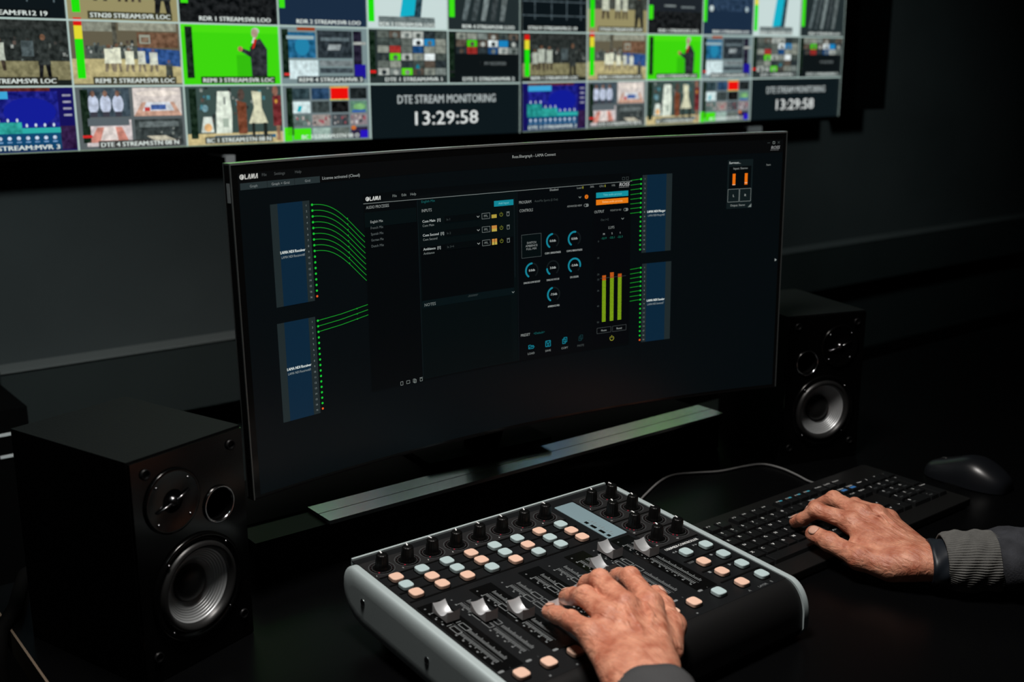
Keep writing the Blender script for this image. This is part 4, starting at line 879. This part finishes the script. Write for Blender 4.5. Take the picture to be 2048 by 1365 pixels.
# ------------------------------------------------------------------ person: two hands, cuffs and sleeves
def smin(a, b_, k): h = np.clip(.5+.5*(b_-a)/k, 0, 1); return b_*(1-h)+a*h-k*h*(1-h)
def rcone(P_, a, b_, r1, r2):
    a = np.array(a, dtype=np.float32); b_ = np.array(b_, dtype=np.float32); ba = b_-a; l2 = float(ba@ba); pa = P_-a
    t_ = np.clip((pa@ba)/l2, 0, 1); d = pa-t_[..., None]*ba; return np.sqrt((d*d).sum(-1))-(r1+(r2-r1)*t_)
def ellip(P_, c, ax, r):
    q = (P_-np.array(c, dtype=np.float32))@np.array(ax, dtype=np.float32).T/np.array(r, dtype=np.float32); l = np.sqrt((q*q).sum(-1)); return (l-1)*min(r)
def nets(V, org, h):
    s = V < 0; nx, ny, nz = [d-1 for d in V.shape]
    acc = np.zeros((nx, ny, nz, 3), np.float32); cnt = np.zeros((nx, ny, nz), np.float32)
    def C_(A, i, j, k): return A[i:i+nx, j:j+ny, k:k+nz]
    for ax in range(3):
        for p in (0, 1):
            for q in (0, 1):
                o = [0, 0, 0]; o[(ax+1) % 3] = p; o[(ax+2) % 3] = q; e = list(o); e[ax] = 1
                a, c = C_(V, *o), C_(V, *e); m = (a < 0) != (c < 0); t_ = np.where(m, a/(a-c+1e-12), 0)
                for d in range(3): acc[..., d] += np.where(m, (t_ if d == ax else o[d]), 0)
                cnt += m
    act = cnt > 0; idx = -np.ones(act.shape, np.int64); idx[act] = np.arange(act.sum()); ijk = np.argwhere(act)
    verts = (ijk+acc[act]/cnt[act][:, None])*h+np.array(org); faces = []
    for ax in range(3):
        sl0 = [slice(1, -1)]*3; sl1 = [slice(1, -1)]*3
        A = V; n = A.shape
        a = A[tuple(slice(0, n[d]-1) if d == ax else slice(1, n[d]-1) for d in range(3))]; c = A[tuple(slice(1, n[d]) if d == ax else slice(1, n[d]-1) for d in range(3))]
        for sg in (0, 1):
            m = ((a < 0) & (c >= 0)) if sg else ((a >= 0) & (c < 0)); g = np.argwhere(m)
            for d in range(3):
                if d != ax: g[:, d] += 1
            e1 = np.zeros(3, int); e2 = np.zeros(3, int); e1[(ax+1) % 3] = 1; e2[(ax+2) % 3] = 1
            q = [idx[tuple((g-e1-e2).T)], idx[tuple((g-e2).T)], idx[tuple(g.T)], idx[tuple((g-e1).T)]]
            f = np.stack(q if sg else q[::-1], 1); faces.append(f)
    return verts, np.concatenate(faces)
def build_hand(name, J, R_, up, parent, thumb_side, veins=(), M_skin=None, vox=.00115):
    """J: finger -> joints tip, dip, pip, mcp ; thumb tip, ip, mcp, cmc ; wrist, forearm"""
    allp = np.array([p for k in J for p in J[k]]); lo = allp.min(0)-.026; hi = allp.max(0)+.026
    n = np.ceil((hi-lo)/vox).astype(int)+1
    gx, gy, gz = [np.arange(n[d], dtype=np.float32)*vox+np.float32(lo[d]) for d in range(3)]
    P_ = np.stack(np.meshgrid(gx, gy, gz, indexing='ij'), -1); up = np.array(up)/np.linalg.norm(up)
    A = {k: [np.array(p) for p in v] for k, v in J.items()}
    fing = None
    for k in ('index', 'middle', 'ring', 'pinky'):
        t_, d_, p_, m_ = A[k]; r = R_[k]; dirv = (t_-d_)/np.linalg.norm(t_-d_)
        tt = t_-dirv*r[0]*.55
        f = rcone(P_, tt, d_, r[0], r[1]); f = smin(f, rcone(P_, d_, p_, r[1]*.97, r[2]), .003); f = smin(f, rcone(P_, p_, m_, r[2]*.97, r[3]), .004)
        f = smin(f, np.sqrt(((P_-(p_+up*r[2]*.22))**2).sum(-1))-r[2]*.90, .003)      # knuckle bulge
        f = smin(f, np.sqrt(((P_-(d_+up*r[1]*.15))**2).sum(-1))-r[1]*.93, .002)
        f = smin(f, np.sqrt(((P_-(m_+up*r[3]*.18))**2).sum(-1))-r[3]*.88, .004)
        fing = f if fing is None else smin(fing, f, .0022)
    W = A['wrist'][0]; F_ = A['wrist'][1]; ms_ = [A[k][3] for k in ('index', 'middle', 'ring', 'pinky')]
    side = ms_[0]-ms_[3]; side = side/np.linalg.norm(side)
    palm = None; wr = R_['wrist']
    offs = [.019, .006, -.007, -.018]
    for m_, o, k in zip(ms_, offs, ('index', 'middle', 'ring', 'pinky')):
        c = rcone(P_, m_-up*.004, W+side*o*wr/.027, R_[k][3]*1.08, .0150); palm = c if palm is None else smin(palm, c, .010)
    for i in range(3):
        palm = smin(palm, rcone(P_, (ms_[i]+ms_[i+1])/2-up*.006, (ms_[i]+ms_[i+1])/2*.5+W*.5-up*.007, .0095, .0125), .010)
    t_, ip, mc, cm = A['thumb']; r = R_['thumb']; dirv = (t_-ip)/np.linalg.norm(t_-ip)
    th = rcone(P_, t_-dirv*r[0]*.5, ip, r[0], r[1]); th = smin(th, rcone(P_, ip, mc, r[1]*.96, r[2]), .004); th = smin(th, np.sqrt(((P_-(ip+up*.001))**2).sum(-1))-r[1]*1.04, .003)
    th = smin(th, np.sqrt(((P_-(mc+up*.001))**2).sum(-1))-r[2]*1.05, .003)
    palm = smin(palm, rcone(P_, mc, cm, r[2]*.98, r[3]), .006); palm = smin(palm, rcone(P_, mc*.55+ms_[0]*.45-up*.006, cm*.6+W*.4-up*.004, .009, .014), .012)
    f = smin(fing, palm, .006); f = smin(f, th, .006)
    # wrist and forearm, flattened
    ax = (F_-W)/np.linalg.norm(F_-W); sd = side-ax*(side@ax); sd /= np.linalg.norm(sd); nrm = np.cross(ax, sd)
    rel = P_-W; a = rel@ax; x = rel@sd; z = rel@nrm; L_ = np.linalg.norm(F_-W); fl = .70
    rr = wr*(1+.10*np.clip(a/.09, 0, 1)); a0 = np.minimum(a, 0); d = np.maximum(np.sqrt(x*x+(z/fl)**2+(a0*1.0)**2)-rr, a-L_); f = smin(f, d*.85, .012)
    # tendons
    for m_, o in zip(ms_, offs):
        f = smin(f, rcone(P_, m_+up*R_['middle'][3]*.55, W*.8+m_*.2+side*o*.6+up*.0105, .0030, .0016), .0045)
    for vn in veins:
        for q0, q1 in zip(vn[:-1], vn[1:]): f = smin(f, rcone(P_, np.array(q0)-up*.0007, np.array(q1)-up*.0007, .0013, .0013), .0030)
    V = f.astype(np.float32); vs, fs = nets(V, lo, vox)
    # joint creases on the backs of the fingers
    def crease(vs, c, axis, amp, per, wd, rad):
        rel = vs-c; a = rel@axis; m = np.exp(-(a/wd)**2)*(np.linalg.norm(rel, axis=1) < rad)*((rel@up) > -rad*.3)
        return vs-up*(amp*m*(.5+.5*np.cos(2*PI*a/per)))[:, None]
    for k in ('index', 'middle', 'ring', 'pinky'):
        t_, d_, p_, m_ = A[k]
        for c, q, am in ((d_, (t_-d_), .00042), (p_, (d_-m_), .00050)): vs = crease(vs, c, q/np.linalg.norm(q), am, .0034, .0065, .014)
    vs = crease(vs, ip, (t_-mc)/np.linalg.norm(t_-mc), 0, 1, 1, 1)
    tt_, ip_, mc_, cm_ = A['thumb']; q = tt_-mc_; vs = crease(vs, ip_, q/np.linalg.norm(q), .00055, .0034, .009, .018)
    me = bpy.data.meshes.new(name); me.from_pydata(vs.tolist(), [], fs.tolist()); me.materials.append(M_skin)
    me.polygons.foreach_set('use_smooth', [True]*len(me.polygons)); me.update()
    o = link(name, me, parent)
    md = o.modifiers.new('smooth', 'SMOOTH'); md.factor = .5; md.iterations = 3
    # nails
    for k, nn, wd, ln in ((('thumb'), up, .0068, .0115), ('index', up, .0052, .0095), ('middle', up, .0052, .0095), ('ring', up, .005, .009), ('pinky', up, .0043, .008)):
        if k == 'thumb': a_, b_ = A[k][1], A[k][0]
        else: a_, b_ = A[k][1], A[k][0]
        ax_ = (b_-a_)/np.linalg.norm(b_-a_); u_ = np.array(thumb_side if k == 'thumb' else up, float); u_ = u_-ax_*(u_@ax_); u_ /= np.linalg.norm(u_); s_ = np.cross(ax_, u_)
        r0 = R_[k][0]; c = b_-ax_*(r0*.55+ln*.30); bm = MB(); g = []; NN = 7
        for i in range(NN):
            for j in range(NN):
                p, q = (i/(NN-1)*2-1), (j/(NN-1)*2-1); s2 = q*math.sqrt(max(0, 1-.45*p*p)); l2 = p*math.sqrt(max(0, 1-.40*q*q))
                ang = s2*wd/(r0*1.02); h = r0*(1.045-.10*max(0, p)**2); g.append(tuple(c+ax_*(l2*ln*.55)+s_*(math.sin(ang)*r0*1.02)+u_*(math.cos(ang)*h)))
        bm.add(g, [(i*NN+j, (i+1)*NN+j, (i+1)*NN+j+1, i*NN+j+1) for i in range(NN-1) for j in range(NN-1)], M_nail, True); nm = bm.build('fingernail', o)
        sm = nm.modifiers.new('solid', 'SOLIDIFY'); sm.thickness = .0009; sm.offset = -1
    return o
def sleeve(name, pts, radii, parent, m, ribs=0, rib=0, flat=.85, n=144, label=None, thick=.0025, up=(0, 0, 1)):
    pts = [Vector(p) for p in pts]; N = len(pts); bm = MB(); vs = []; up = Vector(up)
    for layer in (0, 1):
        for i, p in enumerate(pts):
            t_ = (pts[min(i+1, N-1)]-pts[max(i-1, 0)]).normalized(); a = t_.cross(up).normalized(); b_ = a.cross(t_).normalized()
            for k in range(n):
                th = 2*PI*k/n; r = radii[i]-(thick if layer else 0)
                if ribs and not layer: r += rib*math.cos(ribs*th)
                r += 0 if layer else .0012*math.sin(3*th+i*.7)+.0008*math.sin(7*th-i*1.3)
                vs.append(p+a*math.cos(th)*r+b_*math.sin(th)*r*flat)
    def q(l, i, k): return l*N*n+i*n+k % n
    fs = [(q(0, i, k), q(0, i, k+1), q(0, i+1, k+1), q(0, i+1, k)) for i in range(N-1) for k in range(n)]
    fs += [(q(1, i+1, k), q(1, i+1, k+1), q(1, i, k+1), q(1, i, k)) for i in range(N-1) for k in range(n)]
    fs += [(q(1, 0, k), q(1, 0, k+1), q(0, 0, k+1), q(0, 0, k)) for k in range(n)]+[(q(0, N-1, k), q(0, N-1, k+1), q(1, N-1, k+1), q(1, N-1, k)) for k in range(n)]
    bm.add(vs, fs, m, True); return bm.build(name, parent, label=label)
person = thing('person', 'person in a grey ribbed-cuff sweatshirt, one hand on faders, one on keyboard', 'person', (0, 0, 0))
LJ = {'pinky': [(.0749, -.1839, .0820), (.0709, -.2034, .0865), (.0669, -.2274, .0921), (.0588, -.2662, .0976)],
      'ring': [(.1064, -.1726, .0820), (.1008, -.1923, .0924), (.0933, -.2176, .1047), (.0831, -.2624, .104)],
      'middle': [(.1342, -.1694, .0820), (.125, -.1862, .0961), (.1171, -.2116, .112), (.1046, -.2598, .1079)],
      'index': [(.171, -.175, .084), (.161, -.1933, .0959), (.1522, -.2176, .1067), (.1344, -.263, .1016)],
      'thumb': [(.1893, -.2151, .0790), (.1754, -.2415, .0775), (.1552, -.2734, .0765), (.1139, -.3051, .078)],
      'wrist': [(.0600, -.3290, .0860), (.010, -.420, .074)]}
LR = {'index': (.0080, .0087, .0100, .0122), 'middle': (.0082, .0090, .0103, .0126), 'ring': (.0080, .0088, .0100, .0120), 'pinky': (.0078, .0084, .0092, .0110), 'thumb': (.0092, .0102, .0120, .0160), 'wrist': .033}
RJ = {'index': [(.549, -.1106, .0255), (.5435, -.1285, .0374), (.5452, -.1475, .0551), (.5538, -.1924, .052)],
      'middle': [(.5838, -.1082, .0255), (.5776, -.1212, .0432), (.5803, -.1462, .0613), (.5713, -.1933, .0586)],
      'ring': [(.6045, -.1236, .0255), (.6002, -.1377, .0424), (.5999, -.1643, .0537), (.5883, -.2037, .0575)],
      'pinky': [(.6252, -.1406, .0255), (.6186, -.1552, .0346), (.6138, -.1776, .0445), (.6043, -.2116, .0500)],
      'thumb': [(.520, -.1587, .036), (.5156, -.1894, .035), (.5140, -.2332, .0300), (.5300, -.2640, .0265)],
      'wrist': [(.5560, -.2830, .0315), (.620, -.348, .034)]}
RR = {'index': (.0078, .0084, .0096, .0120), 'middle': (.0080, .0086, .0100, .0124), 'ring': (.0076, .0082, .0094, .0116), 'pinky': (.0072, .0076, .0086, .0106), 'thumb': (.0106, .0116, .0132, .0180), 'wrist': .0300}
VL = [[(.098, -.268, .1165), (.090, -.283, .1145), (.087, -.297, .1100), (.078, -.312, .1065)], [(.076, -.272, .1125), (.080, -.288, .1120), (.074, -.302, .1065), (.070, -.316, .1030)], [(.120, -.272, .1125), (.112, -.288, .1090), (.098, -.300, .1070)]]
VR = [[(.566, -.205, .068), (.572, -.222, .0655), (.565, -.240, .0590), (.566, -.258, .0540)], [(.582, -.216, .066), (.576, -.234, .0610), (.574, -.252, .0555)]]
build_hand('hand', LJ, LR, (-.05, -.25, 1), person, (.75, -.2, .65), VL, M_skinL)
build_hand('hand', RJ, RR, (-.25, -.2, 1), person, (-.5, -.55, .65), VR, M_skinR)
def along(a, b_, n): a, b_ = Vector(a), Vector(b_); return [a.lerp(b_, i/(n-1)) for i in range(n)]
# left cuff and sleeve
sleeve('cuff', along((.0520, -.3500, .0830), (.006, -.425, .073), 8), [.0345, .0365, .0370, .0372, .0372, .0372, .037, .036], person, M_cuff2, 60, .0003, .82, label='plain grey cuff')
sleeve('sleeve', along((.008, -.422, .073), (-.04, -.58, .055), 8), [.037, .040, .042, .043, .044, .045, .046, .047], person, M_sleeve, 0, 0, .9)
# right strap, cuff and sleeve
sleeve('wrist_strap', along((.5640, -.2925, .0315), (.5790, -.3085, .0320), 6), [.0325, .0330, .0332, .0332, .0330, .0325], person, M_band, 0, 0, .80, n=72, label='plain black wrist strap')
cpts = along((.5745, -.3035, .0350), (.6170, -.3460, .0385), 16)
sleeve('cuff', cpts, [.0345, .0360, .0374, .0384, .0392, .0396, .0398, .0399, .0399, .0398, .0396, .0393, .0390, .0388, .0386, .0385], person, M_cuff, 72, .00055, .86, n=432, label='grey ribbed knit cuff')
spts = along((.6145, -.3430, .0400), (.74, -.465, .048), 16)
sleeve('sleeve', spts, [.0385, .0418, .0428, .0405, .0415, .0442, .0447, .0435, .0440, .0450, .0455, .0460, .0460, .0465, .0470, .0475], person, M_sleeve, 0, 0, .86, label='dark navy-grey fleece sleeve')
